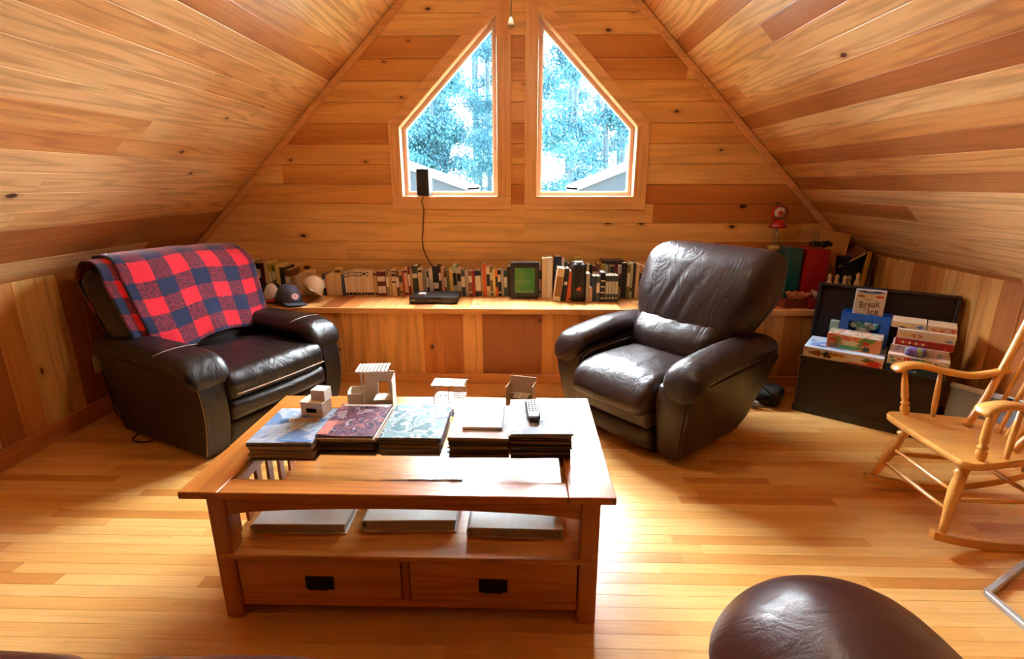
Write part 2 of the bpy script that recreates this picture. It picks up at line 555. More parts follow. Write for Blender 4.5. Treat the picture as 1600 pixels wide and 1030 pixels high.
# floor: strips run across the room
boards('floor', (0, 0, 0), (-1, 0, 0), (0, -1, 0), [[(-3.0, -4.4), (3.0, -4.4), (3.0, 3.3), (-3.0, 3.3)]], 0.057, FLOORW, seed=3, groove=0.0009, depth=0.0009, blen=(0.35, 1.3))['kind'] = 'structure'

# window openings on the back wall
ZB, ZS, ZT = 1.357, 1.875, 2.647
WL = [(-0.968, ZB), (-0.216, ZB), (-0.216, ZT), (-0.968, ZS)]
WR = [(0.094, ZB), (0.852, ZB), (0.852, ZS), (0.094, ZT)]
xl, xr = XL-0.05, XR+0.05
def rz_(x): return KNEE+(HALF-abs(x-XC))*SL
top = RIDGE+0.05
def gable(x0, x1, z0, z1):
    """part of the gable between two x, under the roof"""
    p = [(x0, z0), (x1, z0), (x1, z1), (x0, z1)]
    p = clip(p, SL, 1, KNEE+HALF*SL+SL*XC+0.06)
    p = clip(p, -SL, 1, KNEE+HALF*SL-SL*XC+0.06)
    return p
sl = (ZT-ZS)/(WL[2][0]-WL[3][0])
slr = (ZT-ZS)/(WR[1][0]-WR[0][0])
regs = [gable(xl, WL[0][0], -0.05, 4), gable(WL[1][0], WR[0][0], -0.05, 4), gable(WR[1][0], xr, -0.05, 4),
        gable(WL[0][0], WL[1][0], -0.05, ZB), gable(WR[0][0], WR[1][0], -0.05, ZB),
        clip(gable(WL[0][0], WL[1][0], ZB, 4), sl, -1, -(ZS-sl*WL[3][0])),
        clip(gable(WR[0][0], WR[1][0], ZB, 4), -slr, -1, -(ZS+slr*WR[1][0]))]
boards('wall_back', (0, YW, 0), (1, 0, 0), (0, 0, 1), regs, 0.150, WALLW, seed=11, groove=0.0035, depth=0.007, blen=(2.4, 5.5))['kind'] = 'structure'
boards('wall_rear', (0, YR, 0), (-1, 0, 0), (0, 0, 1), [[(-p[0], p[1]) for p in gable(xl, xr, -0.05, 4)][::-1]], 0.138, WALLW, seed=12, groove=0.003, depth=0.003)['kind'] = 'structure'
# knee walls: upright boards
boards('wall_left', (XL, 0, 0), (0, 0, 1), (0, -1, 0), [[(-0.05, -YW-.05), (KNEE+.04, -YW-.05), (KNEE+.04, -YR+.05), (-0.05, -YR+.05)]], 0.135, KNEEW, seed=21, groove=0.004, depth=0.004, blen=(4, 5))['kind'] = 'structure'
boards('wall_right', (XR, 0, 0), (0, 0, 1), (0, 1, 0), [[(-0.05, YR-.05), (KNEE+.04, YR-.05), (KNEE+.04, YW+.05), (-0.05, YW+.05)]], 0.135, KNEEW, seed=22, groove=0.004, depth=0.004, blen=(4, 5))['kind'] = 'structure'
# sloped ceilings
cs = math.hypot(1, SL)
slen = HALF*cs
boards('ceiling_left', (XL, 0, KNEE), (0, 1, 0), (1/cs, 0, SL/cs), [[(YR-.05, -.08), (YW+.05, -.08), (YW+.05, slen+.02), (YR-.05, slen+.02)]], 0.124, CEILW, seed=31, groove=0.004, depth=0.0016, blen=(2.6, 5.0))['kind'] = 'structure'
boards('ceiling_right', (XR, 0, KNEE), (0, -1, 0), (-1/cs, 0, SL/cs), [[(-YW-.05, -.08), (-YR+.05, -.08), (-YR+.05, slen+.02), (-YW-.05, slen+.02)]], 0.124, CEILW, seed=34, groove=0.004, depth=0.0016, blen=(2.0, 4.4))['kind'] = 'structure'
for nm in ('wall_left', 'wall_right', 'wall_back', 'wall_rear', 'floor', 'ceiling_left', 'ceiling_right'):
    me = bpy.data.objects[nm].data
    c0 = Vector((XC, 1.3, 1.3))
    p = me.polygons[len(me.polygons)//2]
    if (c0-p.center).dot(p.normal) < 0: me.flip_normals()

# rake trims, baseboards
def rake(name, s):
    bm = bmesh.new()
    x0, z0 = (XC+s*HALF, KNEE)
    L = slen+0.02
    M = T(Vector((x0, YW, z0))) @ RY(-math.atan2(SL, -s) if s > 0 else -math.atan2(SL, 1))
    bx(bm, -0.02, L, -0.022, -0.002, -0.052 if s < 0 else 0.004, -0.004 if s < 0 else 0.052, 0.003, M=M)
    o = obj(name, bm, TRIMW); o['kind'] = 'structure'
    return o
rake('trim_1', -1); rake('trim_2', 1)
bm = bmesh.new(); bx(bm, XL, XL+0.018, YR, BENCH_Y, 0, 0.115, 0.004)
o = obj('baseboard_left', bm, wood('baseboard_wood', [(206, 136, 76), (196, 124, 66)], (150, 84, 40), rough=0.4, mode='obj', axis='y', ring=5)); o['kind'] = 'structure'
bm = bmesh.new(); bx(bm, XR-0.018, XR, YR, BENCH_Y, 0, 0.115, 0.004)
o = obj('baseboard_right', bm, _m['baseboard_wood']); o['kind'] = 'structure'

# ------------------------------------------------------------------ windows
def inset(poly, d):
    """shrink a convex outline by d (list of d per edge allowed)"""
    n = len(poly); out = []
    ar = sum(poly[i][0]*poly[(i+1) % n][1]-poly[(i+1) % n][0]*poly[i][1] for i in range(n))
    sg = 1 if ar > 0 else -1
    ds = d if isinstance(d, (list, tuple)) else [d]*n
    lines = []
    for i in range(n):
        p, q = Vector(poly[i]), Vector(poly[(i+1) % n])
        e = (q-p).normalized(); nn = Vector((-e.y, e.x))*sg
        lines.append((p+nn*ds[i], e))
    for i in range(n):
        p1, e1 = lines[i-1]; p2, e2 = lines[i]
        den = e1.x*e2.y-e1.y*e2.x
        t = ((p2.x-p1.x)*e2.y-(p2.y-p1.y)*e2.x)/den
        q = p1+e1*t
        out.append((q.x, q.y))
    return out

def ring(bm, outer, inner, y0, y1):
    n = len(outer)
    for i in range(n):
        j = (i+1) % n
        prism(bm, [outer[i], outer[j], inner[j], inner[i]], y0, y1)

VINYL = plain('pale_window_frame', (222, 178, 156), rough=0.4)
def window(name, P, right):
    w = bpy.data.objects.new(name, None); link(w); w['kind'] = 'structure'
    w.location = (sum(p[0] for p in P)/4, YW, ZB)
    off = Vector((-w.location.x, -w.location.z))
    L = [(p[0]+off.x, p[1]+off.y) for p in P]
    # casing: one flat board per side of the opening, mitred
    if not right: ds = [-0.098, -0.108, -0.082, -0.086]
    else: ds = [-0.098, -0.098, -0.080, -0.098]
    O_ = inset(L, ds)
    for i in range(4):
        j = (i+1) % 4
        bm = bmesh.new()
        if i == 0:   # sill board runs the full width
            prism(bm, [(O_[0][0], O_[0][1]), (O_[1][0], O_[1][1]), (O_[1][0], L[1][1]), (O_[0][0], L[0][1])], -0.022, 0.0, bev=0.002)
        else:
            a, b_, c_, d_ = O_[i], O_[j], L[j], L[i]
            if i == 1: a = (O_[1][0], L[1][1])
            if i == 3: b_ = (O_[0][0], L[0][1])
            prism(bm, [a, b_, c_, d_], -0.020, 0.0, bev=0.002)
        obj('window_casing', bm, TRIMW if i in (0, 2) else TRIMWZ, w)
    bm = bmesh.new(); ring(bm, L, inset(L, 0.004), -0.002, 0.11)
    obj('window_jamb', bm, plain('jamb_wood', (232, 196, 160), rough=0.45), w)
    F1 = inset(L, 0.004); F2 = inset(L, 0.034)
    bm = bmesh.new(); ring(bm, F1, F2, 0.065, 0.11)
    obj('window_frame', bm, VINYL, w)
    G1 = inset(L, 0.030); G2 = inset(L, 0.040)
    bm = bmesh.new(); ring(bm, G1, G2, 0.055, 0.068)
    obj('glazing_bead', bm, plain('glazing_bead', (240, 236, 232), rough=0.4), w)
    bm = bmesh.new(); prism(bm, inset(L, 0.03), 0.085, 0.091)
    obj('window_glass', bm, GLASS, w)
    bm = bmesh.new(); ring(bm, inset(L, -0.05), L, 0.012, 0.14)
    obj('wall_thickness', bm, plain('siding_edge', (150, 120, 90)), w)
    return w
window('window_1', WL, False)
window('window_2', WR, True)

# ------------------------------------------------------------------ built-in bench
bench = thing('built_in_bench', 'long built-in pine bench under the windows, with upright boards and a plank top of books', 'bench', (XC, BENCH_Y, 0))
x0, x1 = XL-XC+0.004, XR-XC-0.004
o = boards('bench_top', (0, 0, BENCH_Z), (0, 1, 0), (-1, 0, 0), [[(0.0, -x1), (YW-BENCH_Y-.004, -x1), (YW-BENCH_Y-.004, -x0), (0.0, -x0)]], 0.137, BENCHW, seed=43, groove=0.002, depth=0.002, blen=(4, 5), parent=bench)
if o.data.polygons[0].normal.z < 0: o.data.flip_normals()
bm = bmesh.new(); bx(bm, x0, x1, -0.004, 0.016, BENCH_Z-0.040, BENCH_Z+0.001, 0.003)
obj('front_edge', bm, TRIMW, bench)
o = boards('front_panel', (0, 0.03, 0), (0, 0, 1), (-1, 0, 0), [[(0.06, -x1), (BENCH_Z-.035, -x1), (BENCH_Z-.035, -x0), (0.06, -x0)]], 0.146, BENCHW, seed=48, groove=0.0015, depth=0.0015, blen=(4, 5), parent=bench)
if o.data.polygons[0].normal.y > 0: o.data.flip_normals()
bm = bmesh.new(); bx(bm, x0, x1, 0.008, 0.03, 0.0, 0.075, 0.003)
obj('base_rail', bm, TRIMW, bench)

# ------------------------------------------------------------------ coffee table
TX0, TX1, TY0, TY1, TZ = -1.098, 0.293, 1.395, 2.17, 0.51
ct = thing('coffee_table', 'oak coffee table with a glass inset top, open shelf and two drawers', 'coffee table', ((TX0+TX1)/2, (TY0+TY1)/2, 0))
hw, hd = (TX1-TX0)/2, (TY1-TY0)/2
th = 0.026
def tb(name, mat, *a, **k):
    bm = bmesh.new(); bx(bm, *a, k.get('bev', 0.003)); return obj(name, bm, mat, ct, label=k.get('label'))
# top: breadboard ends, long rails, glass between
EL, ER, EF, EB = 0.128, 0.150, 0.082, 0.130
tb('end_board', TABY, -hw, -hw+EL, -hd, hd, TZ-th, TZ)
tb('end_board', TABY, hw-ER, hw, -hd, hd, TZ-th, TZ)
tb('top_rail', TABX, -hw+EL+.0005, hw-ER-.0005, -hd, -hd+EF, TZ-th, TZ)
tb('top_rail', TABX, -hw+EL+.0005, hw-ER-.0005, hd-EB, hd, TZ-th, TZ)
bm = bmesh.new(); bx(bm, -hw+EL, hw-ER, -hd+EF, hd-EB, TZ-0.010, TZ-0.002, 0.0)
obj('glass_top', bm, TGLASS, ct, label='clear glass panel')
bm = bmesh.new()
for a in ((-hw+EL, -hw+EL+.014, -hd+EF, hd-EB), (hw-ER-.014, hw-ER, -hd+EF, hd-EB), (-hw+EL, hw-ER, -hd+EF, -hd+EF+.014), (-hw+EL, hw-ER, hd-EB-.014, hd-EB)):
    bx(bm, *a, TZ-th, TZ-0.0105, 0)
obj('glass_rebate', bm, TABX, ct)
# legs
LX0, LX1 = -hw+0.072, hw-0.044
LF, LB = -hd+0.022, hd-0.03
ls = 0.062
for sx in (0, 1):
    for sy in (0, 1):
        xa = LX0 if not sx else LX1-ls
        ya = LF if not sy else LB-ls
        tb('leg', TABZ, xa, xa+ls, ya, ya+ls, 0, TZ-th, bev=0.004)
# aprons with a slight arch on the long sides
for ya in (LF+0.006, LB-0.026):
    bm = bmesh.new()
    a, b_ = LX0+ls, LX1-ls
    pts = [(a, TZ-th), (a, TZ-th-0.074)]
    for k in range(1, 16):
        t = k/16
        pts.append((a+(b_-a)*t, TZ-th-0.074+0.030*math.sin(PI*t)**0.6))
    pts += [(b_, TZ-th-0.074), (b_, TZ-th)]
    prism(bm, pts, ya, ya+0.020)
    obj('apron', bm, TABX, ct)
for xa in (LX0+0.012, LX1-0.032):
    bm = bmesh.new(); bx(bm, xa, xa+.02, LF+ls, LB-ls, TZ-th-0.06, TZ-th, .002)
    obj('side_apron', bm, TABY, ct)
    for k in range(7):
        yc = LF+ls+(LB-LF-2*ls)*(k+0.5)/7
        bm = bmesh.new(); bx(bm, xa+.004, xa+.016, yc-0.018, yc+0.018, 0.262, TZ-th-0.06, .0015)
        obj('slat', bm, TABZ, ct)
SHZ = 0.262
tb('shelf', TABX, LX0+0.012, LX1-0.012, LF-0.004, LB+0.004, SHZ-0.020, SHZ)
bm = bmesh.new()
bx(bm, LX0+0.012, LX0+0.032, LF+ls, LB-ls, 0.045, SHZ-.02, .002)
bx(bm, LX1-0.032, LX1-0.012, LF+ls, LB-ls, 0.045, SHZ-.02, .002)
bx(bm, LX0+ls, LX1-ls, LB-.03, LB-.012, 0.045, SHZ-.02, .002)
bx(bm, LX0+.03, LX1-.03, LF+.04, LB-.03, 0.075, 0.085, 0)
obj('drawer_case', bm, TABZ, ct)
tb('bottom_rail', TABX, LX0+ls, LX1-ls, LF+0.008, LF+0.030, 0.048, 0.082)
tb('drawer_divider', TABZ, -0.013+.008, 0.013+.008, LF+0.008, LF+0.030, 0.082, SHZ-.02)
IRON = plain('dark_iron', (44, 34, 30), rough=0.45, metal=0.7)
for a, b_ in ((LX0+ls+.003, -0.008), (0.024, LX1-ls-.003)):
    bm = bmesh.new()
    bx(bm, a, b_, LF+0.004, LF+0.024, 0.085, SHZ-.023, 0.003)
    bx(bm, a+.01, b_-.01, LF+0.024, LF+0.50, 0.088, SHZ-.06, 0)
    d = obj('drawer', bm, TABX, ct)
    cx = (a+b_)/2
    bm = bmesh.new()
    bx(bm, cx-.048, cx+.048, LF-.001, LF+.004, 0.124, 0.176, 0.002)
    h = obj('pull_plate', bm, IRON, d, label='dark iron square pull plate')
    bm = bmesh.new()
    tube(bm, [(cx-.030, LF+.001, .158), (cx-.030, LF-.014, .156), (cx-.030, LF-.014, .138), (cx+.030, LF-.014, .138), (cx+.030, LF-.014, .156), (cx+.030, LF+.001, .158)], 0.0035, 8)
    obj('pull_bail', bm, IRON, d)

# three big white albums on the shelf
ALB = plain('album_cover', (226, 222, 214), rough=0.35)
GREYP = plain('album_pages', (190, 184, 176), rough=0.7)
def album(x, y, w, d, h, rz, lab):
    bm = bmesh.new()
    t = 0.005
    # cover wraps round a curved spine on the left
    pts = []
    for k in range(9):
        a = PI/2+PI*k/8
        pts.append((-w/2+.012+0.014*math.cos(a), h/2+h/2*math.sin(a)))
    outer = [(w/2, h)]+pts+[(w/2, 0)]
    inner = [(w/2, t)]+[(-w/2+.012+(0.014-t)*math.cos(PI/2+PI*k/8), h/2+(h/2-t)*math.sin(PI/2+PI*k/8)) for k in range(8, -1, -1)]+[(w/2, h-t)]
    prism(bm, outer+inner, -d/2, d/2, mi=0)
    bx(bm, -w/2+.014, w/2-.008, -d/2+.006, d/2-.006, t, h-t, 0, 1)
    o = obj('photo_album', bm, [ALB, GREYP])
    o.location = (x, y, SHZ+.0005); o.rotation_euler.z = rz
    tag(o, lab, 'album', 'white albums on the table shelf')
album(-0.79, 1.65, 0.335, 0.26, 0.042, 0.02, 'white photo album with a rounded spine lying on the table shelf below the toy oven')
album(-0.405, 1.67, 0.335, 0.26, 0.050, 0.03, 'white photo album lying on the table shelf between two others like it')
album(-0.025, 1.65, 0.335, 0.27, 0.042, -0.01, 'white photo album with a rounded spine lying on the table shelf below the remote control')

# ------------------------------------------------------------------ magazines
def patch(bm, x0, x1, y0, y1, z, mi):
    f = bm.faces.new([bm.verts.new(p) for p in ((x0, y0, z), (x1, y0, z), (x1, y1, z), (x0, y1, z))]); f.material_index = mi
MAGEDGE = [plain('mag_edge_%s' % n, c, rough=0.7, noise_amt=0.25, nscale=300) for n, c in (('pale', (190, 178, 164)), ('grey', (156, 148, 142)), ('dark', (98, 90, 88)), ('tan', (184, 160, 130)), ('brown', (136, 118, 106)))]
INKS = {
 'light blue and white': [(176, 196, 214), (150, 176, 204), (190, 202, 212), (110, 146, 190)],
 'reddish purple': [(160, 104, 106), (66, 56, 86), (126, 82, 96), (46, 42, 66), (170, 150, 164)],
 'white and teal': [(180, 196, 198), (96, 142, 148), (190, 200, 202), (62, 110, 120)],
 'white and peach': [(196, 190, 184), (190, 150, 130), (192, 188, 184), (140, 150, 158)],
 'white and grey': [(194, 194, 192), (160, 168, 174), (190, 190, 190), (130, 142, 152)],
}
ords = ['top', 'second', 'third', 'fourth', 'fifth', 'sixth', 'seventh', 'eighth', 'ninth', 'tenth', 'eleventh', 'twelfth']
def magazine(w, d, h, cover, edge, sag=0.0, seed=0):
    """a closed magazine: two covers, page block, folded spine on the left"""
    bm = bmesh.new()
    n = 8
    rnd = random.Random(seed)
    ph = rnd.random()*6
    for z0, z1, mi, ins in ((0, h*.14, 0, 0), (h*.14, h*.86, 1, .0015), (h*.86, h, 0, 0)):
        pts = [];
        xs = [-w/2+ins*.3+(w-ins)*k/n for k in range(n+1)]
        f = lambda x: sag*math.sin(x*14+ph)
        outline = [(x, z0+f(x)) for x in xs]+[(x, z1+f(x)) for x in xs[::-1]]
        prism(bm, outline, -d/2+ins, d/2-ins, mi=mi)
    return bm
stacks = [
 # x centre, front y, depth, width, rotation, count, height, cover, edges, name
 (-0.852, 1.592, 0.285, 0.232, 0.00, 9, 0.070, 'light blue and white', [0, 2, 0, 0, 4, 0, 3, 0, 4], 'blue-topped'),
 (-0.633, 1.630, 0.275, 0.208, 0.01, 10, 0.078, 'reddish purple', [4, 0, 3, 2, 2, 2, 4, 2, 2, 3], 'purple-topped'),
 (-0.406, 1.630, 0.285, 0.222, -0.01, 10, 0.078, 'white and teal', [4, 3, 2, 1, 4, 3, 1, 3, 1, 3], 'teal-topped'),
 (-0.160, 1.622, 0.280, 0.218, 0.0, 11, 0.084, 'white and peach', [3, 4, 2, 2, 2, 3, 1, 2, 2, 4, 2], 'booklet-topped'),
 (0.062, 1.625, 0.300, 0.222, 0.01, 12, 0.100, 'white and grey', [1, 1, 3, 2, 4, 2, 2, 1, 2, 4, 2, 2], 'remote-topped'),
]
mag_top = {}
UNDER = ['under the toy oven', 'in front of the toy stall', 'in front of the toy table', 'under the white booklet', 'under the remote control']
for si, (cx, yf, dep, wid, rz, cnt, ht, cov, edges, nm) in enumerate(stacks):
    h = ht/cnt
    rnd = random.Random(si*7+1)
    for k in range(cnt):
        iz = cnt-1-k
        dx = rnd.uniform(-.006, .006); dy = rnd.uniform(-.006, .004); dr = rnd.uniform(-.03, .03)
        covm = printed('cover_'+cov.replace(' ', '_'), INKS[cov], scale=(9 if si in (0, 3, 4) else 22), seed=si*3.1, rough=.5, hard=(si == 1)) if k == 0 else plain('mag_cover_%d' % (edges[k]), [(196, 190, 184), (120, 120, 128), (52, 46, 60), (176, 150, 120), (110, 70, 60)][edges[k]], rough=0.4)
        bm = magazine(wid-(0 if k < 2 else rnd.uniform(0, .008)), dep*(1 if k < 2 else rnd.uniform(.93, 1.0)), h*0.94, None, None, sag=0.0006, seed=k+si*20)
        mats = [covm, MAGEDGE[edges[k]]]
        if k == 0:
            z = h*0.94+.0018
            if si == 0:
                mats += [plain('ink_blue', (96, 140, 196), rough=.4), plain('ink_ochre', (214, 164, 96), rough=.4), plain('ink_brown', (90, 62, 48), rough=.4), plain('ink_pale', (206, 218, 228), rough=.4)]
                patch(bm, -.07, .105, .022, .048, z, 2); patch(bm, -.035, .075, .018, .044, z+.0004, 3)
                for q in range(9): patch(bm, -.030+q*.0115, -.0225+q*.0115, .024, .038, z+.0008, 4)
                for q in range(5): patch(bm, -.07, .03-q*.006, -.01-q*.018, -.007-q*.018, z, 5)
                patch(bm, .0, .112, -.138, -.125, z, 2)
            if si == 1:
                mats += [plain('ink_white', (236, 236, 240), rough=.4), plain('ink_rose', (210, 130, 120), rough=.4)]
                patch(bm, -.09, .09, .112, .130, z, 2)
                patch(bm, -.10, -.062, -.13, -.02, z, 3)
            if si == 2:
                mats += [plain('ink_white', (236, 236, 240), rough=.4)]
                for q in range(7): patch(bm, .036+q*.009, .042+q*.009, .095, .115, z, 2)
            if si == 4:
                mats += [plain('ink_orange', (226, 128, 84), rough=.4), plain('ink_steel', (110, 148, 176), rough=.4)]
                patch(bm, -.045, .015, -.045, -.02, z, 2); patch(bm, .088, .094, -.12, .13, z, 3)
        o = obj('magazine', bm, mats)
        o.location = (cx+dx, yf+dep/2+dy, TZ+.0006+iz*h+0.0003)
        o.rotation_euler.z = rz+dr
        if k == 0:
            lab = '%s magazine, topmost of the stack %s' % (cov, UNDER[si])
            mag_top[si] = o.location.z+h
        elif k == cnt-1: lab = 'lowest magazine of the stack %s' % UNDER[si]
        else: lab = '%s magazine from the top of the stack %s' % (ords[k], UNDER[si])
        tag(o, lab, 'magazine', 'magazines in the %s stack' % nm)
# small white booklet on the fourth stack
bm = bmesh.new(); bx(bm, -.072, .072, -.095, .095, 0, .010, .0015)
bx(bm, -.0715, .0725, -.0945, .0945, .002, .008, 0, 1)
patch(bm, .02, .062, -.08, .03, .0104, 2)
o = obj('booklet', bm, [plain('booklet_white', (240, 240, 238), rough=.35), MAGEDGE[2], plain('ink_steelblue', (120, 160, 184), rough=.4)])
o.location = (-.148, 1.775, mag_top[3]+.0012); tag(o, 'small white booklet with a steel-blue patch lying alone on a magazine stack', 'booklet')
# remote control
rm = thing('remote_control', 'dark grey remote control with pale buttons lying on the tallest magazine stack', 'remote control', (0.035, 1.79, mag_top[4]+.0012), R(4))
bm = soft_bm((.048, .165, .022), (.010, .02, .009), n=12)
obj('casing', moved(bm, T((0, 0, .011))), plain('remote_grey', (64, 70, 80), rough=.35), rm)
bm = bmesh.new(); bx(bm, -.020, .020, -.045, .075, .0212, .0228, .0006)
obj('face_plate', bm, plain('remote_face', (120, 142, 160), rough=.3), rm)
for r_ in range(6):
    for c_ in range(3):
        bm = bmesh.new()
        lathe(bm, [(0.0048, 0), (0.0048, .0016), (0.003, .0026), (0, .0028)], 10, M=T((-.012+c_*.012, .064-r_*.0175, .0226)))
        obj('button', bm, plain('remote_button', (206, 216, 224), rough=.4), rm)

# ------------------------------------------------------------------ little white wooden models on the table
MW = plain('model_board', (236, 226, 206), rough=0.6)
MD = plain('model_shade_and_spots', (60, 52, 46), rough=0.6)  # shade inside the oven put into a colour; round spots share it
def slab(parent, name, *a, mat=None, M=None, bev=0.0008, label=None):
    bm = bmesh.new(); bx(bm, *a, bev, M=M); return obj(name, bm, mat or MW, parent, label=label)
mo = thing('model_oven', 'small white cardboard oven model with a dark opening, standing on the light blue magazine', 'model', (-.815, 1.845, mag_top[0]+.001), R(-8))
bm = bmesh.new()
ring_o = [(-.045, 0), (.045, 0), (.045, .052), (-.045, .052)]; ring_i = [(-.024, .012), (.020, .012), (.020, .032), (-.024, .032)]
ring(bm, ring_o, ring_i, -.04, -.036)
bx(bm, -.045, -.041, -.036, .03, 0, .052); bx(bm, .041, .045, -.036, .03, 0, .052); bx(bm, -.045, .045, -.036, .03, 0, .003)
obj('oven_body', bm, MW, mo)
slab(mo, 'hob', -.049, .049, -.044, .034, .052, .057)
slab(mo, 'oven_back', -.041, .041, -.012, -.009, .003, .052, mat=MD, label='inside of the oven, coloured dark for shade')
slab(mo, 'hood', -.010, .048, -.020, .034, .057, .100)
mc = thing('model_market_stall', 'tall white cardboard stall model with a slatted roof, standing behind the reddish purple magazine', 'model', (-.640, 2.03, TZ+.001), R(6))
bm = bmesh.new()
for k in range(9): bx(bm, -.062+k*.0150, -.062+k*.0150+.0095, -.055, .045, .190, .194)
bx(bm, -.064, .070, -.057, -.050, .187, .191); bx(bm, -.064, .070, .040, .047, .187, .191)
obj('slatted_roof', bm, MW, mc)
slab(mc, 'post', -.046, -.038, -.050, -.042, 0, .188)
bm = bmesh.new(); ring(bm, [(-.046, 0), (.085, 0), (.085, .160), (-.046, .160)], [(.010, .055), (.054, .055), (.054, .112), (.010, .112)], .036, .040)
bx(bm, -.046, .062, .036, .040, .160, .189)
obj('back_wall', bm, MW, mc)
slab(mc, 'side_wall', .081, .085, -.055, .036, 0, .150)
slab(mc, 'counter', .0, .081, -.035, .036, .052, .056)
bm = bmesh.new()
bx(bm, -.105, -.101, -.04, .03, 0, .098); bx(bm, -.046, -.042, -.04, .03, 0, .085); bx(bm, -.105, -.042, -.044, -.040, 0, .090); bx(bm, -.105, -.042, .026, .030, 0, .098)
obj('side_bin', bm, MW, mc)
mt = thing('model_shelf_table', 'small white model table with four legs, behind the white and teal magazine', 'model', (-.318, 2.06, TZ+.001), R(-4))
for sx in (-.066, .062):
    for sy in (-.038, .034): slab(mt, 'leg', sx, sx+.004, sy, sy+.004, 0, .112)
bm = bmesh.new()
for k in range(7): bx(bm, .008+k*.0085, .013+k*.0085, -.036, .036, .112, .115)
bx(bm, -.075, .006, -.046, .042, .112, .116); bx(bm, .006, .072, -.042, -.034, .112, .116); bx(bm, .006, .072, .034, .042, .112, .116)
obj('table_top', bm, MW, mt)
slab(mt, 'lower_shelf', -.066, .066, -.04, .04, .052, .055)
slab(mt, 'post', -.002, .002, -.038, -.034, .0, .112)
for x in (-.040, -.016):
    bm = bmesh.new(); lathe(bm, [(.006, 0), (.006, .0012), (0, .0012)], 12, M=T((x, -.008, .055))); obj('burner', bm, MD, mt, label='dark round spot on the shelf')
bm = bmesh.new()
for k in range(6): bx(bm, .02, .058, -.037, -.035, .060+k*.008, .064+k*.008)
obj('grille', bm, MW, mt)
mb = thing('model_open_box', 'small tan cardboard model of a three-sided box with a slatted floor, beside the remote control', 'model', (-.010, 2.07, TZ+.001), R(-14))
slab(mb, 'back_wall', -.060, .060, .035, .039, 0, .128, mat=plain('model_tan', (214, 190, 152), rough=.6))
slab(mb, 'side_wall', -.060, -.056, -.035, .035, 0, .100, mat=_m['model_tan'])
slab(mb, 'side_wall', .056, .060, -.035, .035, 0, .112, mat=_m['model_tan'])
bm = bmesh.new()
for k in range(6): bx(bm, -.030+k*.011, -.024+k*.011, -.030, .034, .050, .053)
bx(bm, -.056, .056, .026, .034, .046, .050)
obj('slatted_floor', bm, MW, mb)

# ------------------------------------------------------------------ recliner on the right
rr = thing('recliner', 'brown leather recliner with a tall wrinkled back and no blanket, turned towards the coffee table', 'armchair', (.525, 2.739, 0), R(-50.7))
WX = .50
def flare(p):   # the chair widens and leans back upwards
    return p
def side_panel(s):
    bm = bmesh.new()
    # side outline (y, z) swept across the arm's width with outward flare
    q_ = .90 if s < 0 else 1.0
    out = [(0.02, .035), (0.60, .035), (.70, .10), (.80, .30), (.88, .48), (.84, .53), (.5, .51), (.1, .48), (0.0, .45), (-.035, .38), (-.02, .23), (.0, .12)]
    out = [(y*q_, z) for y, z in out]
    nseg = 5
    rings = []
    for k in range(nseg+1):
        t = k/nseg
        rg = []
        for y, z in out:
            xo = .43+.085*min(1, z/.55)**1.3
            xi = .275+.015*z
            x = xi+(xo-xi)*t
            # rounded shoulders towards both faces
            e = 0.020*(1-math.sin(PI*min(1, max(0, t))))**2
            cy, cz = .42, .30
            L = math.hypot(y-cy, z-cz)
            rg.append(bm.verts.new((s*x, y+(cy-y)/L*e, z+(cz-z)/L*e)))
        rings.append(rg)
    n = len(out)
    for a, b_ in zip(rings, rings[1:]):
        for i in range(n):
            bm.faces.new([a[i], a[(i+1) % n], b_[(i+1) % n], b_[i]])
    bm.faces.new(rings[0]); bm.faces.new(rings[-1][::-1])
    bmesh.ops.recalc_face_normals(bm, faces=bm.faces[:])
    bmesh.ops.bevel(bm, geom=[e for e in bm.edges if abs(e.calc_face_angle(0)) > .5], offset=.012, segments=3, affect='EDGES')
    return bm
for s in (-1, 1):
    o = obj('arm_panel', side_panel(s), LEATH_R, rr, smooth=True, angle=40)
    # arm pad: puffed, rolls over the front end
    def dp(p, s=s):
        y = p.y+(.40 if s > 0 else .355)
        t = max(0, (0.10-y)/.16)
        z = p.z+.505+.050*(y/.8)+0.016*math.sin(y*4.5)
        z -= .11*t*t
        yy = y+0.015*t
        if t > 0: z += p.z*0.25*t
        x = p.x*(1-.16*max(0, (y-.3)))+s*(.395+.03*(p.z/.06)*0+.02)
        z -= .10*max(0, s*p.x)
        return Vector((x, yy, z))
    bm = soft_bm((.225, .88 if s > 0 else .79, .115), (.085, .065, .054), n=30, puff=(0, 0, .010), deform=dp, wr=.0055, wscale=(5, 16, 3), seed=s*3.3)
    obj('arm_pad', bm, LEATH_R, rr, smooth=True)
# seat
def dseat(p):
    y = p.y
    t = max(0, (-y-.12)/.20)
    return Vector((p.x, p.y+.23, p.z+.362-.045*t*t+.02*max(0, y)))
bm = soft_bm((.565, .66, .17), (.06, .10, .08), n=34, puff=(0, .02, .03), deform=dseat, wr=.005, wscale=(10, 3, 3), seed=9)
obj('seat', bm, LEATH_R, rr, smooth=True)
# two footrest rolls below
for i, (z0, z1, y0) in enumerate(((.175, .315, -.060), (.045, .180, -.030))):
    bm = soft_bm((.555, .13, z1-z0), (.03, .05, .05), n=20, puff=(0, .022, 0), wr=.003, wscale=(8, 6, 6), seed=i+20)
    obj('footrest_panel', moved(bm, T((0, y0+.065, (z0+z1)/2)) @ RX(R(8 if i else 4))), LEATH_R, rr, smooth=True)
bm = bmesh.new(); bx(bm, -.27, .27, .04, .68, .03, .30, .01)
obj('base', bm, plain('recliner_base', (20, 15, 14), rough=.6), rr)
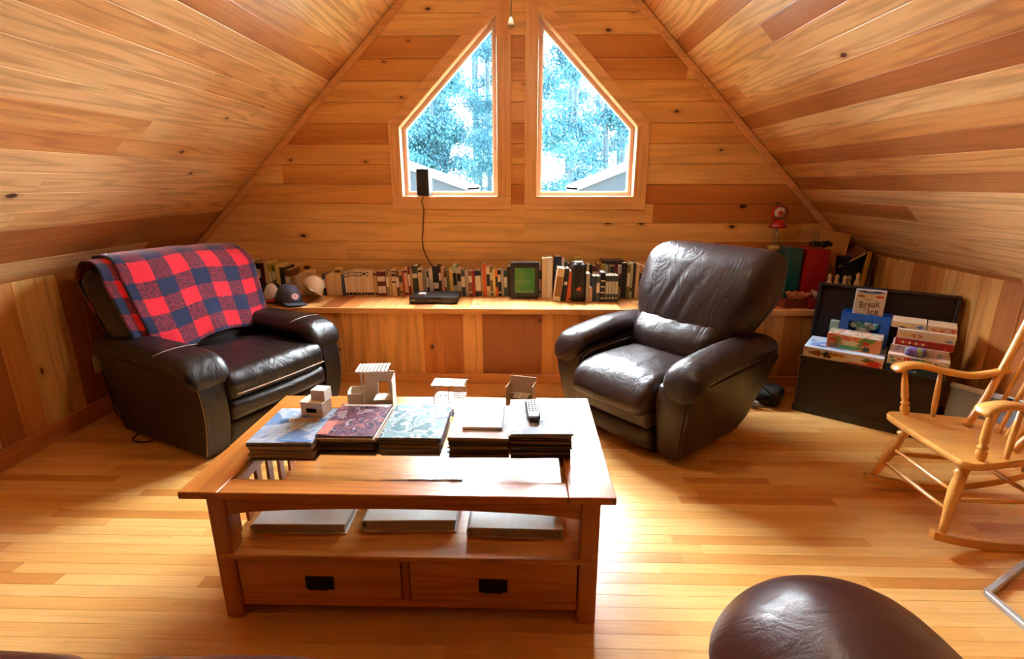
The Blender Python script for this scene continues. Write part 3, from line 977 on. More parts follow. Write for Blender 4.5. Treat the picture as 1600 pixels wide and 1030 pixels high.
# back
def dback(p, y0=.62, lean=.30, z0=.46):
    z = p.z+.31
    wid = 1.06+.42*max(0, min(1, z/.34))-.02*max(0, (z-.45)/.2)
    top = max(0, z-.40)
    return Vector((p.x*wid+.045*min(1, z/.4), p.y+y0+lean*z+.0+.9*top*top*.6, z0+z))
def fold(co):
    # pull creases fanning down from the crown
    a = math.sin((co.x*1.0-(co.z-.75)*.45)*46+2.2*noise.noise(co*4))
    k = max(0, 1-abs(co.z-.78)/.26)*max(0, 1-abs(co.x+.02)/.30)
    return -.011*k*(max(0, a)**4)*(.6+.8*noise.noise(co*7))
bm = soft_bm((.60, .22, .64), (.10, .10, .11), n=60, puff=(.01, .05, .0), deform=lambda p: dback(p), wr=.0035, wscale=(3, 3, 2), seed=5, ridge=fold)
obj('backrest', bm, LEATH_R, rr, smooth=True)
bm = soft_bm((.62, .18, .29), (.08, .08, .12), n=30, puff=(0, .045, 0), deform=lambda p: Vector((p.x*(1+.1*p.z), p.y+.530+.26*(p.z+.12), p.z+.520)), wr=.008, wscale=(13, 3, 3), seed=15)
obj('lumbar_cushion', bm, LEATH_R, rr, smooth=True)
bm = soft_bm((.56, .10, .62), (.06, .05, .08), n=16, deform=lambda p: Vector((p.x*(1+.38*max(0, min(1, (p.z+.31)/.5))), p.y+.76+.27*(p.z+.31)+.02, p.z+.66)))
obj('back_shell', bm, LEATH_R, rr, smooth=True)
for s in (-1, 1):
    bm = bmesh.new(); bx(bm, s*.22-.03, s*.22+.03, .06, .62, 0, .035, .005)
    obj('foot', bm, BLACKP, rr)

# ------------------------------------------------------------------ recliner on the left
lr = thing('recliner', 'dark brown wide leather recliner with contrast piping, under a red and black plaid blanket', 'armchair', (-1.480, 2.845, 0), R(64.5))
PIPE = plain('piping_thread', (150, 128, 112), rough=.4)
def arm_front_y(z):
    """front line of the arm, curving back under the pad and down to the floor"""
    t = z/.56
    return .02-.055*math.sin(PI*min(1, t*1.0))+.06*max(0, t-.75)*4*max(0, t-.75)
for s in (-1, 1):
    # outer slab
    bm = bmesh.new()
    out = [(.02, .03), (.80, .03), (.86, .20), (.95, .50), (.90, .52), (.5, .51), (.12, .51)]
    out += [(arm_front_y(z), z) for z in (.47, .42, .38, .32, .26, .20, .14, .08)]
    if s > 0: out = [(min(y, .72), z) if y != .5 else (y, z) for y, z in out]; out.pop(2)
    prism(bm, out, s*.475, s*.345, axis='x')
    bmesh.ops.bevel(bm, geom=[e for e in bm.edges if abs(e.calc_face_angle(0)) > .6], offset=.014, segments=3, affect='EDGES')
    obj('arm_panel', bm, LEATH_L, lr, smooth=True, angle=40)
    # piping line on the outer front edge
    bm = bmesh.new()
    tube(bm, spline([(s*.478, arm_front_y(z)+.006, z) for z in (.04, .12, .2, .28, .36, .44, .5)], 4), .0028, 6)
    obj('piping', bm, PIPE, lr)
    def dpl(p, s=s):
        y = p.y+(.43 if s < 0 else .36)
        t = max(0, (0.13-y)/.20)
        z = p.z+.527+.025*(y/.9)
        z -= .12*t*t
        if t > 0: z += p.z*.25*t
        return Vector((p.x*(1-.25*max(0, y-.35))+s*.405, y+.01*t, z))
    bm = soft_bm((.25, .92 if s < 0 else .78, .105), (.060, .060, .050), n=30, puff=(0, 0, .014), deform=dpl, wr=.004, wscale=(5, 12, 3), seed=s*7.7)
    obj('arm_pad', bm, LEATH_L, lr, smooth=True)
    bm = bmesh.new()
    tube(bm, [dpl(Vector((x, y_, .066-.012*abs(x/.12)**2))) for x, y_ in [(-.12+.24*k/12, -.18) for k in range(13)]], .0022, 6)
    obj('piping', bm, PIPE, lr)
bm = soft_bm((.68, .70, .17), (.04, .06, .075), n=34, puff=(0, .015, .035), deform=lambda p: Vector((p.x, p.y+.30, p.z+.375+.02*max(0, -p.y))), wr=.006, wscale=(16, 6, 4), seed=31)
st = obj('seat', bm, LEATH_L, lr, smooth=True)
bm = bmesh.new(); tube(bm, [(x, -.064-.012*(1-(x/.34)**2), .352) for x in [-.305+.61*k/16 for k in range(17)]], .0035, 6)
obj('seat_piping', bm, PIPE, st)
for i, (z0, z1, y0) in enumerate(((.185, .315, -.045), (.04, .19, .0))):
    bm = soft_bm((.68, .13, z1-z0), (.03, .05, .045), n=20, puff=(0, .018 if i == 0 else 0.004, 0), wr=.003, wscale=(8, 6, 6), seed=i+40)
    obj('footrest_panel', moved(bm, T((0, y0+.065, (z0+z1)/2))), LEATH_L, lr, smooth=True)
bm = bmesh.new(); bx(bm, -.34, .34, .05, .80, .025, .32, .01)
obj('base', bm, _m['recliner_base'], lr)
LB_SIZE = (.84, .24, .60)
def dlb(p):
    z = p.z+.30
    wid = 1+.14*max(0, min(1, z/.5))-.06*max(0, (z-.5)/.1)
    return Vector((p.x*wid, p.y+.70+.36*z, .42+z-.05*abs(p.x/.45)**3*max(0, z-.3)))
bm = soft_bm(LB_SIZE, (.12, .11, .13), n=40, puff=(.01, .045, .01), deform=dlb, wr=.006, wscale=(5, 4, 4), seed=55)
obj('backrest', bm, LEATH_L, lr, smooth=True)
bm = soft_bm((.74, .13, .26), (.08, .06, .10), n=24, puff=(0, .04, 0), deform=lambda p: Vector((p.x, p.y+.63+.25*(p.z+.12), p.z+.54)), wr=.006, wscale=(12, 4, 3), seed=57)
obj('lumbar_cushion', bm, LEATH_L, lr, smooth=True)
for s in (-1, 1):
    bm = bmesh.new(); bx(bm, s*.26-.03, s*.26+.03, .08, .74, 0, .03, .005)
    obj('foot', bm, BLACKP, lr)

# blanket over the back of the left recliner
def plaid_mat():
    m, nt, b, out = base_mat('buffalo_plaid')
    L = nt.links
    uv = N(nt, 'ShaderNodeUVMap'); sp = N(nt, 'ShaderNodeSeparateXYZ'); L.new(uv.outputs[0], sp.inputs[0])
    def stripe(x):
        f = math_n(nt, 'FRACT', math_n(nt, 'DIVIDE', x, 0.19))
        return math_n(nt, 'GREATER_THAN', f, 0.5)
    nz = N(nt, 'ShaderNodeTexNoise'); nz.inputs['Scale'].default_value = 110; nz.inputs['Detail'].default_value = 4
    L.new(uv.outputs[0], nz.inputs[0])
    wob = math_n(nt, 'MULTIPLY', math_n(nt, 'SUBTRACT', nz.outputs['Fac'], .5), .012)
    a = stripe(math_n(nt, 'ADD', sp.outputs[0], wob)); c = stripe(math_n(nt, 'ADD', sp.outputs[1], wob))
    s = math_n(nt, 'MULTIPLY', math_n(nt, 'ADD', a, c), .5)
    n2 = N(nt, 'ShaderNodeTexNoise'); n2.inputs['Scale'].default_value = 70; n2.inputs['Detail'].default_value = 5; n2.inputs['Roughness'].default_value = .75
    L.new(uv.outputs[0], n2.inputs[0])
    mid = ramp(nt, n2.outputs['Fac'], [(0.38, srgb(52, 34, 50)), (0.62, srgb(150, 44, 66))])
    lo = N(nt, 'ShaderNodeMix', data_type='RGBA'); L.new(math_n(nt, 'MINIMUM', math_n(nt, 'MULTIPLY', s, 2), 1), lo.inputs[0])
    lo.inputs[6].default_value = srgb(26, 42, 76); L.new(mid, lo.inputs[7])
    hi = N(nt, 'ShaderNodeMix', data_type='RGBA'); L.new(math_n(nt, 'GREATER_THAN', s, .75), hi.inputs[0])
    L.new(lo.outputs[2], hi.inputs[6]); hi.inputs[7].default_value = srgb(232, 36, 56)
    L.new(hi.outputs[2], b.inputs['Base Color'])
    b.inputs['Roughness'].default_value = .95
    b.inputs['Sheen Weight'].default_value = 1.0; b.inputs['Sheen Roughness'].default_value = .35; b.inputs['Sheen Tint'].default_value = (1, .8, .9, 1)
    bp = N(nt, 'ShaderNodeBump'); bp.inputs['Strength'].default_value = .6; bp.inputs['Distance'].default_value = .004
    L.new(n2.outputs['Fac'], bp.inputs['Height']); L.new(bp.outputs[0], b.inputs['Normal'])
    return m
PLAID = plaid_mat()
from mathutils.bvhtree import BVHTree
def back_profile(x, s_, off):
    """s_ runs from the hanging front hem, up over the top and down behind (metres)"""
    hy, hz = LB_SIZE[1]/2+.045*(1-(x/.44)**2), LB_SIZE[2]/2
    r_ = .11
    Lf = 2*hz-r_-.06      # straight front
    Lt = 2*(hy-r_*.9)
    arc = PI/2*r_
    if s_ < Lf: y, z = -hy, -hz+.06+s_; nx, nzv = -1, 0
    elif s_ < Lf+arc:
        a = (s_-Lf)/r_; y, z = -hy+r_-r_*math.cos(a), hz-r_+r_*math.sin(a); nx, nzv = -math.cos(a), math.sin(a)
    elif s_ < Lf+arc+Lt: y, z = -hy+r_+(s_-Lf-arc), hz; nx, nzv = 0, 1
    elif s_ < Lf+2*arc+Lt:
        a = (s_-Lf-arc-Lt)/r_; y, z = hy-r_+r_*math.sin(a), hz-r_+r_*math.cos(a); nx, nzv = math.sin(a), math.cos(a)
    else: y, z = hy, hz-r_-(s_-Lf-2*arc-Lt); nx, nzv = 1, 0
    p = dlb(Vector((x, y, z)))
    return p+Vector((0, nx*off, nzv*off))
def blanket_layer(bm, uvl, x0, x1, s0, s1, off, u0, v0, skew=0.0, nx=60, ns=70):
    grid = []
    for i in range(nx+1):
        row = []
        for j in range(ns+1):
            tx = i/nx; ts = j/ns
            x = x0+(x1-x0)*tx
            hem = .02*math.sin(x*11+1)+.035*(x-x0)*skew
            s_ = s0+hem*(1-ts)+(s1-s0)*ts
            o_ = off+.006*(noise.noise(Vector((x*9, s_*3, 2+off*40)))+.5)
            # hanging folds near the hem
            o_ += .010*max(0, 1-ts*4)*(.5+.5*math.sin(x*26+2*s_*4))
            # rolls down over the sides
            edge = max(0, abs(x)-.38)
            p = back_profile(max(-.42, min(.42, x)), s_, o_-edge*0)
            if abs(x) > .42: p += Vector(((x-(.42 if x > 0 else -.42))*.6, (abs(x)-.42)*.6, 0))
            row.append(bm.verts.new(p))
        grid.append(row)
    for i in range(nx):
        for j in range(ns):
            f = bm.faces.new([grid[i][j], grid[i+1][j], grid[i+1][j+1], grid[i][j+1]]); f.smooth = True
            for lp, (a, b_) in zip(f.loops, ((i, j), (i+1, j), (i+1, j+1), (i, j+1))):
                lp[uvl].uv = (u0+(x1-x0)*a/nx, v0+(s1-s0)*b_/ns)
bm = bmesh.new(); uvl = bm.loops.layers.uv.new('UVMap')
blanket_layer(bm, uvl, -.40, .34, .10, 1.15, .012, .05, .03, 0)
blanket_layer(bm, uvl, -.33, .44, .03, 1.10, .028, .045, .075, 1.0)
bmesh.ops.recalc_face_normals(bm, faces=bm.faces[:])
bl = obj('plaid_blanket', bm, PLAID, None, smooth=True)
bl.location = lr.location; bl.rotation_euler = lr.rotation_euler
tag(bl, 'red and black checked fleece blanket draped over the back of the wide recliner', 'blanket')
sd = bl.modifiers.new('thickness', 'SOLIDIFY'); sd.thickness = .007; sd.offset = 1

# ------------------------------------------------------------------ rocking chair
rk = thing('rocking_chair', 'honey maple rocking chair with turned legs and curved arms in front of the grey panel', 'rocking chair', (1.72, 2.045, 0))
def seat_outline():
    pts = [(0, -.235), (.0, .235)]
    out = []
    ctrl = [(-.012, 0), (-.006, .17), (.004, .225), (.05, .243), (.2, .215), (.36, .175), (.425, .13), (.44, 0)]
    half = [tuple(p)[:2] for p in spline([(a, b_, 0) for a, b_ in ctrl], 5)]
    return half+[(x, -y) for x, y in half[::-1][1:-1]]
so = seat_outline()
def seat_z(x, y): 
    # saddled seat: rolled front edge, dished middle
    return .408+.012*max(0, 1-x/.06)*0-.016*(1-min(1, (abs(y)/.2)**2))*min(1, max(0, (x-.02)/.1))*max(0, 1-max(0, x-.3)/.14)
bm = bmesh.new()
n = len(so); cx0, cy0 = .21, 0
rings = []
for lay, (z0, sc) in enumerate(((-.034, .955), (-.026, .99), (-.008, 1.0), (0.0, .985))):
    rings.append([bm.verts.new((cx0+(x-cx0)*sc, y*sc, .408+z0)) for x, y in so])
for t in (.85, .7, .5, .3, .12):
    rings.append([bm.verts.new((cx0+(x-cx0)*t, y*t, seat_z(cx0+(x-cx0)*t, y*t))) for x, y in so])
for a, b_ in zip(rings, rings[1:]):
    for i in range(n):
        f = bm.faces.new([a[i], a[(i+1) % n], b_[(i+1) % n], b_[i]]); f.smooth = True
bm.faces.new(rings[0][::-1]); bm.faces.new(rings[-1])
bmesh.ops.recalc_face_normals(bm, faces=bm.faces[:])
obj('seat', bm, ROCKX, rk, smooth=True, angle=50)
LEGP = [(0, .014), (.06, .016), (.10, .020), (.14, .015), (.17, .024), (.20, .024), (.23, .015), (.30, .021), (.45, .0245), (.6, .0225), (.75, .018), (.9, .0145), (1, .0125)]
SPP = [(0, .010), (.06, .013), (.12, .019), (.20, .0195), (.25, .012), (.275, .018), (.30, .018), (.325, .011), (.42, .016), (.65, .0145), (.85, .011), (1, .009)]
RKY = .215
def rocker_z(x): 
    return .028+((x-.30)**2)/2.3
feet = {}
for s in (-1, 1):
    # rocker
    bm = bmesh.new()
    xs = [-.045+.86*k/24 for k in range(25)]
    pts = [(x, rocker_z(x)-.026) for x in xs]+[(x, rocker_z(x)+.012) for x in xs[::-1]]
    prism(bm, pts, s*RKY-.014, s*RKY+.014, bev=.004)
    obj('rocker', bm, ROCKX, rk)
    for (xt, yt, xb) in ((.065, .155, -.005), (.34, .115, .43)):
        bm = bmesh.new()
        lathe_between(bm, (xt, s*yt, .385), (xb, s*RKY, rocker_z(xb)+.006), LEGP)
        obj('leg', bm, ROCKZ, rk)
        feet[(s, xb)] = ((xt, s*yt, .385), (xb, s*RKY, rocker_z(xb)+.006))
def on_leg(k, t): a, b_ = feet[k]; return Vector(a).lerp(Vector(b_), t)
STR = [(0, .007), (.2, .009), (.5, .012), (.8, .009), (1, .007)]
for s in (-1, 1):
    bm = bmesh.new(); lathe_between(bm, on_leg((s, -.005), .55), on_leg((s, .43), .55), STR, 10); obj('side_stretcher', bm, ROCKX, rk)
for k, t in ((-.005, .45), (-.005, .70), (.43, .5)):
    bm = bmesh.new(); lathe_between(bm, on_leg((-1, k), t), on_leg((1, k), t), STR, 10); obj('cross_stretcher', bm, ROCKZ, rk)
# back posts, spindles and crest
def post(s):
    return [(.285, s*.115, .40), (.34, s*.128, .50), (.405, s*.145, .655), (.47, s*.17, .82), (.535, s*.195, .98), (.56, s*.205, 1.04)]
for s in (-1, 1):
    bm = bmesh.new(); tube(bm, spline(post(s), 5), [.0155]*11+[.0165]*11+[.014]*4, 12); obj('back_post', bm, ROCKZ, rk)
for k in range(5):
    y = (k-2)*.045
    bm = bmesh.new(); tube(bm, spline([(.36, y*.9, .40), (.43, y*1.2, .62), (.50, y*1.4, .82), (.56, y*1.5, .99)], 5), .0085, 10); obj('back_spindle', bm, ROCKZ, rk)
bm = bmesh.new()
xs = [-.235+.47*k/20 for k in range(21)]
pts = [(y, .97+.012*math.cos(y*20)) for y in xs]+[(y, 1.10+.035*math.cos(y*6.5)) for y in xs[::-1]]
prism(bm, pts, .55, .572, axis='x', bev=.004)
for v in bm.verts: v.co.x += .05*(1-(v.co.y/.235)**2)+.35*(v.co.z-1.03)-.0
obj('crest_rail', bm, ROCKX, rk)
# arms
def arm(s):
    path = spline([(-.0, s*.235, .618), (.03, s*.232, .640), (.10, s*.222, .648), (.20, s*.195, .630), (.30, s*.165, .622), (.405, s*.148, .648), (.43, s*.142, .66)], 6)
    bm = bmesh.new()
    n_ = len(path); prev = None
    for i, p in enumerate(path):
        t = i/(n_-1)
        d = (path[min(i+1, n_-1)]-path[max(0, i-1)]).normalized()
        side = d.cross(Vector((0, 0, 1))).normalized(); up = side.cross(d).normalized()
        w = .040*(1-.52*min(1, t*1.5))*(.55+.45*min(1, t*12)); h = .0145*(.6+.4*min(1, t*9))
        rg = []
        for k in range(14):
            a = 2*PI*k/14
            ca, sa = math.cos(a), math.sin(a)
            rg.append(bm.verts.new(p+side*w*math.copysign(abs(ca)**.75, ca)+up*h*math.copysign(abs(sa)**.75, sa)))
        if prev:
            for k in range(14):
                f = bm.faces.new([prev[k], prev[(k+1) % 14], rg[(k+1) % 14], rg[k]]); f.smooth = True
        else: bm.faces.new(rg)
        prev = rg
    bm.faces.new(prev[::-1])
    bmesh.ops.recalc_face_normals(bm, faces=bm.faces[:])
    obj('arm', bm, ROCKX, rk)
    for (xa, ya, za), (xb, yb) in (((.045, .230, .632), (.075, .205)), ((.185, .198, .622), (.190, .190))):
        bm = bmesh.new(); lathe_between(bm, (xb, s*yb, .398), (xa, s*ya, za), SPP if xa < .1 else [(0, .008), (.3, .012), (.6, .012), (1, .008)]); obj('arm_spindle', bm, ROCKZ, rk)
arm(-1); arm(1)

# ------------------------------------------------------------------ storage chest with its lid open
TRK = plain('dark_chest', (38, 24, 20), rough=0.42, noise_amt=.3, nscale=6)
TRI = plain('dark_chest_inside', (26, 17, 15), rough=0.7)
tk = thing('storage_chest', 'low dark brown chest with its lid raised, covered with stacked board games', 'chest', (1.80, 3.195, 0), R(-37.2))
tw, td, tht = .725, .350, .385
bm = bmesh.new()
bx(bm, 0, tw, 0, .018, .03, tht, .004); bx(bm, 0, tw, td-.018, td, .03, tht, .004)
bx(bm, 0, .018, .018, td-.018, .03, tht, .003); bx(bm, tw-.018, tw, .018, td-.018, .03, tht, .003)
bx(bm, .018, tw-.018, .018, td-.018, .03, .05, 0)
obj('body', bm, TRK, tk)
bm = bmesh.new(); bx(bm, .02, tw-.02, .02, td-.02, tht-.075, tht-.06, 0); obj('tray', bm, TRI, tk)
bm = bmesh.new(); bx(bm, -.006, tw+.006, -.006, .006, tht-.03, tht-.0, .003); bx(bm, -.006, tw+.006, -.008, .01, .0, .045, .003); bx(bm, 0, tw, .01, td, 0, .03, .002)
obj('trim_band', bm, TRK, tk)
bm = bmesh.new()
ML = T((0, td-.01, tht)) @ RX(R(-5))
bx(bm, -.008, tw+.008, 0, .016, .002, .425, .005, M=ML)
bx(bm, -.008, .010, -.05, 0, .002, .425, .004, M=ML); bx(bm, tw-.010, tw+.008, -.05, 0, .002, .425, .004, M=ML); bx(bm, .010, tw-.010, -.05, 0, .407, .425, .004, M=ML)
obj('lid', bm, TRK, tk)
for x in (.12, tw-.12):
    bm = bmesh.new(); tube(bm, [(x-.03, td-.012, tht), (x+.03, td-.012, tht)], .006, 8); obj('hinge', bm, IRON, tk)
# games on the chest: local helper in the chest's frame
TM = tk.matrix_basis.copy() if False else (T(Vector((1.80, 3.195, 0))) @ RZ(R(-37.2)))
def carton(name, lab, cat, x0, y0, z0, w, d, h, side, top, rz=0, lid=.4, group=None, extra=None, bev=.002):
    """lidded cardboard box; local origin at its front left lower corner"""
    t = thing(name, lab, cat, TM @ Vector((x0, y0, z0)), R(-37.2)+rz, group)
    bm = bmesh.new(); bx(bm, .001, w-.001, .001, d-.001, 0, h*.99, 0)
    obj('box_base', bm, side if lid < 1 else top, t)
    bm = bmesh.new()
    bx(bm, 0, w, 0, d, h*(1-lid), h, bev)
    for f in bm.faces:
        f.normal_update()
        if f.normal.z > .7: f.material_index = 1
    obj('box_lid', bm, [side, top], t)
    if extra: extra(t, w, d, h)
    return t
def text(parent, s, size, loc, rot, mat, ext=.0006, xs=1.0, align='CENTER'):
    cu = bpy.data.curves.new('lettering', 'FONT')
    cu.body = s; cu.size = size; cu.extrude = ext; cu.align_x = align; cu.align_y = 'CENTER'
    cu.offset = size*.012
    tmp = bpy.data.objects.new('lettering', cu)
    link(tmp)
    bpy.context.view_layer.update()
    me = bpy.data.meshes.new_from_object(tmp.evaluated_get(bpy.context.evaluated_depsgraph_get()))
    bpy.data.objects.remove(tmp)
    me.materials.clear(); me.materials.append(mat)
    o = bpy.data.objects.new('lettering', me)
    link(o, parent)
    o.location = loc; o.rotation_euler = rot; o.scale = (xs, 1, 1)
    return o
CW = plain('card_white', (232, 226, 214), rough=.45)
CC = plain('card_cream', (226, 200, 168), rough=.45)
CRED = plain('card_red', (156, 34, 40), rough=.4)
CTEAL = plain('card_teal', (24, 70, 96), rough=.4)
CGREY = plain('card_greyish', (176, 164, 156), rough=.5)
COR = plain('card_orange', (224, 120, 70), rough=.4)
CGR = plain('card_green', (120, 150, 70), rough=.4)
BLOT = [plain('ink_'+n_, c, rough=.4) for n_, c in (('gold', (196, 140, 40)), ('dark', (60, 56, 60)), ('red2', (206, 66, 44)), ('green2', (84, 150, 90)), ('sky', (110, 160, 220)), ('pale2', (240, 220, 150)), ('violet', (90, 80, 140)), ('brown2', (150, 96, 62)))]
def blobs(parent, name, specs, y=-.0006):
    """flat printed shapes on a carton's front: (x, z, rx, rz, ink, spikes)"""
    bm = bmesh.new()
    for q, (x, z, rx, rz_2, ink, sp) in enumerate(specs):
        n_ = 18
        vs = []
        for k in range(n_):
            a = 2*PI*k/n_
            r_ = 1+.22*math.sin(a*sp+q)
            vs.append(bm.verts.new((x+rx*r_*math.cos(a), y-.0003*q, z+rz_2*r_*math.sin(a))))
        f = bm.faces.new(vs); f.material_index = ink
    return obj(name, bm, BLOT, parent)
def x_bigwhite(t, w, d, h):
    sc_ = w/.325
    blobs(t, 'printed_picture', [(a*sc_, b_, c_*sc_, d_, e_, f_) for a, b_, c_, d_, e_, f_ in [(.035, .03, .010, .008, 7, 3), (.060, .032, .020, .018, 7, 5), (.105, .030, .022, .020, 1, 6), (.140, .034, .034, .016, 0, 7), (.150, .022, .030, .009, 5, 6),
                                 (.268, .032, .024, .017, 7, 5), (.262, .040, .014, .008, 3, 4), (.290, .024, .030, .014, 2, 6), (.245, .018, .02, .006, 5, 5), (.215, .006, .05, .004, 2, 3), (.28, .008, .04, .006, 2, 3)]])
    bm = bmesh.new()
    for q, (x, y, rx, ry, ink) in enumerate(((.05, .09, .03, .05, 4), (.1, .14, .05, .03, 4), (.09, .06, .04, .02, 6), (.18, .05, .05, .015, 4), (.16, .12, .02, .03, 3), (.03, .17, .02, .03, 4))):
        f = bm.faces.new([bm.verts.new((x+rx*math.cos(2*PI*k/10)*(1+.3*math.sin(k*2.3+q)), y+ry*math.sin(2*PI*k/10), h+.0006+.0003*q)) for k in range(10)]); f.material_index = ink
    obj('printed_top', bm, BLOT, t)
ZC = tht+.001
ga = 'board games on the chest'
carton('board_game', 'wide white game box with gold lettering, lying under the orange and green game', 'board game', .008, -.006, ZC, .425, .30, .064, CW, plain('card_pale_blue', (196, 214, 232), rough=.4), group=ga, extra=x_bigwhite)
def x_green(t, w, d, h):
    blobs(t, 'printed_picture', [(.035, .055, .022, .012, 2, 4), (.125, .050, .05, .012, 5, 6), (.125, .034, .042, .008, 5, 5), (.13, .018, .07, .012, 3, 5), (.04, .018, .03, .014, 7, 4), (.21, .02, .02, .016, 1, 5), (.205, .055, .02, .012, 2, 5)])
carton('board_game', 'orange and green game box standing on top of the wide white game box', 'board game', .120, .060, ZC+.065, .285, .16, .092, printed('carton_orange_green', [(226, 116, 70), (232, 150, 92), (150, 160, 70), (110, 140, 66)], scale=9, seed=2), printed('carton_top_mixed', [(226, 226, 220), (220, 120, 90), (120, 180, 150), (230, 200, 170)], scale=14, seed=4), group=ga, extra=x_green)
carton('board_game', 'greenish translucent box half hidden behind the orange and green game', 'board game', .105, .225, ZC+.065, .05, .05, .135, plain('card_pale_green', (140, 168, 160), rough=.3), plain('card_pale_green', (140, 168, 160)), group=ga)
# blue bin with a hand hole, rests behind
bn = thing('storage_bin', 'blue plastic bin with a cut-out front, standing behind the orange and green game', 'bin', TM @ Vector((.160, .222, ZC+.065)), R(-37.2))
BLUE = plain('blue_plastic', (16, 92, 190), rough=.35)
bw, bd, bh = .262, .118, .205
bm = bmesh.new()
ring(bm, [(0, 0), (bw, 0), (bw, bh), (0, bh)], [(.045, .08), (bw-.045, .08), (bw-.045, .155), (.045, .155)], 0, .006)
bx(bm, 0, .006, .006, bd, 0, bh, .0015); bx(bm, bw-.006, bw, .006, bd, 0, bh, .0015); bx(bm, .006, bw-.006, bd-.006, bd, 0, bh, .0015); bx(bm, .006, bw-.006, .006, bd-.006, 0, .006, 0)
obj('bin_body', bm, BLUE, bn)
bm = bmesh.new()
for k, c_ in enumerate(((.06, .05, 0), (.10, .055, 1), (.145, .05, 0), (.12, .085, 0), (.075, .083, 1), (.16, .078, 1))):
    lathe(bm, [(0, -.022), (.018, -.014), (.024, 0), (.018, .014), (0, .022)], 12, mi=c_[2], M=T((c_[0]*1.2, .050, .100+c_[1]*.4)))
lathe(bm, [(.0, -.04), (.04, -.04), (.04, .02), (0, .03)], 10, M=T((.125, .058, .085)))
ob = obj('game_pieces', bm, [plain('pieces_pale', (200, 214, 200), rough=.5), plain('pieces_green', (110, 160, 140), rough=.5)], bn)
INKD = plain('ink_olive_dark', (96, 84, 36), rough=.4)
def x_ice(t, w, d, h):
    text(t, 'Break', .058, (w*.50, -.001, h*.52), (PI/2, R(-8), 0), INKD, xs=.80)
    text(t, 'the', .016, (w*.40, -.001, h*.375), (PI/2, R(-6), 0), BLOT[1])
    text(t, 'Ice', .056, (w*.66, -.001, h*.28), (PI/2, R(-8), 0), INKD, xs=.9)
    text(t, "Don't", .018, (w*.45, -.001, h*.68), (PI/2, R(-6), 0), BLOT[7])
    blobs(t, 'printed_picture', [(w*.5, h*.93, w*.42, h*.04, 4, 3), (w*.25, h*.94, w*.14, h*.035, 6, 5), (w*.72, h*.95, w*.16, h*.03, 6, 5), (w*.5, h*.80, w*.42, h*.05, 5, 4), (w*.2, h*.79, w*.12, h*.04, 7, 5), (w*.8, h*.80, w*.14, h*.04, 2, 5), (w*.4, h*.07, w*.28, h*.06, 6, 5), (w*.82, h*.06, w*.14, h*.04, 6, 4), (w*.2, h*.10, w*.1, h*.03, 7, 5)])
carton('board_game', 'upright white game box reading Break the Ice, standing up in the blue bin', 'board game', .215, .250, ZC+.065+.165, .160, .045, .190, plain('card_ice', (236, 230, 218), rough=.4), plain('card_ice_top', (176, 196, 226), rough=.4), lid=1, group=ga, extra=x_ice, rz=R(6))
# right hand stack
X2 = .442
def x_life(t, w, d, h):
    cols = [(196, 40, 70), (70, 100, 170), (70, 140, 70), (226, 180, 60)]
    for k, ch in enumerate('LIFE'):
        bm = bmesh.new(); bx(bm, .080+k*.031, .080+k*.031+.0295, -.0016, 0, .010, h-.008, .0004)
        tl = obj('letter_tile', bm, plain('tile_%s' % ch, cols[k], rough=.4), t)
        text(tl, ch, .036, (.080+k*.031+.0147, -.0022, h*.5+.001), (PI/2, 0, 0), CW)
    blobs(t, 'printed_picture', [(.03, .02, .014, .006, 3, 4), (.055, .034, .012, .005, 2, 4), (.226, .032, .008, .010, 7, 3), (.222, .016, .007, .009, 1, 3), (.256, .022, .012, .009, 3, 5), (.02, .04, .01, .006, 4, 4)])
carton('board_game', 'dark teal game box under the LIFE game on the chest', 'board game', X2, -.004, ZC, .275, .25, .044, CTEAL, CTEAL, group=ga, extra=lambda t, w, d, h: blobs(t, 'printed_lettering', [(.04+.02*k, .018, .009, .006, 4, 3) for k in range(6)]))
carton('board_game', 'white game box with LIFE in coloured letter tiles, lying on the teal box', 'board game', X2+.002, .0, ZC+.045, .285, .25, .058, CW, plain('card_life_top', (220, 206, 190), rough=.4), group=ga, extra=x_life)
carton('board_game', 'grey and peach game box between the LIFE game and the red one', 'board game', X2+.012, .05, ZC+.104, .262, .20, .045, printed('carton_greyish', [(186, 172, 160), (208, 178, 156), (150, 148, 150)], scale=20, seed=7), CGREY, group=ga)
carton('board_game', 'dark red game box with orange lettering in the taller game stack', 'board game', X2+.022, .06, ZC+.150, .268, .20, .040, CRED, CRED, group=ga, extra=lambda t, w, d, h: (blobs(t, 'printed_lettering', [(.022+.0155*k, .020, .007, .008, 5 if k % 2 else 2, 4) for k in range(9)]+[(.235, .014, .01, .006, 2, 4)])))
carton('board_game', 'white game box with a peach band lying on the dark red game box', 'board game', X2+.024, .065, ZC+.191, .268, .19, .054, CW, CW, group=ga, extra=lambda t, w, d, h: blobs(t, 'printed_picture', [(.05, .026, .04, .012, 5, 5), (.094, .022, .026, .010, 2, 6), (.094, .022, .016, .006, 5, 4), (.24, .014, .018, .006, 4, 4)]))
carton('board_game', 'cream game box topping the stack, next to the blue bin', 'board game', X2-.014, .085, ZC+.246, .165, .16, .038, CW, CC, group=ga, extra=lambda t, w, d, h: blobs(t, 'printed_picture', [(.06, .018, .055, .009, 5, 4), (.055, .006, .02, .004, 1, 4), (.14, .017, .016, .010, 4, 4)]))
carton('board_game', 'small cream and orange game box topping the stack, farther from the blue bin', 'board game', X2+.156, .085, ZC+.246, .132, .16, .036, CC, CC, group=ga, extra=lambda t, w, d, h: blobs(t, 'printed_picture', [(.05, .014, .030, .008, 2, 5), (.05, .016, .018, .005, 5, 4), (.115, .018, .010, .008, 2, 4)]))
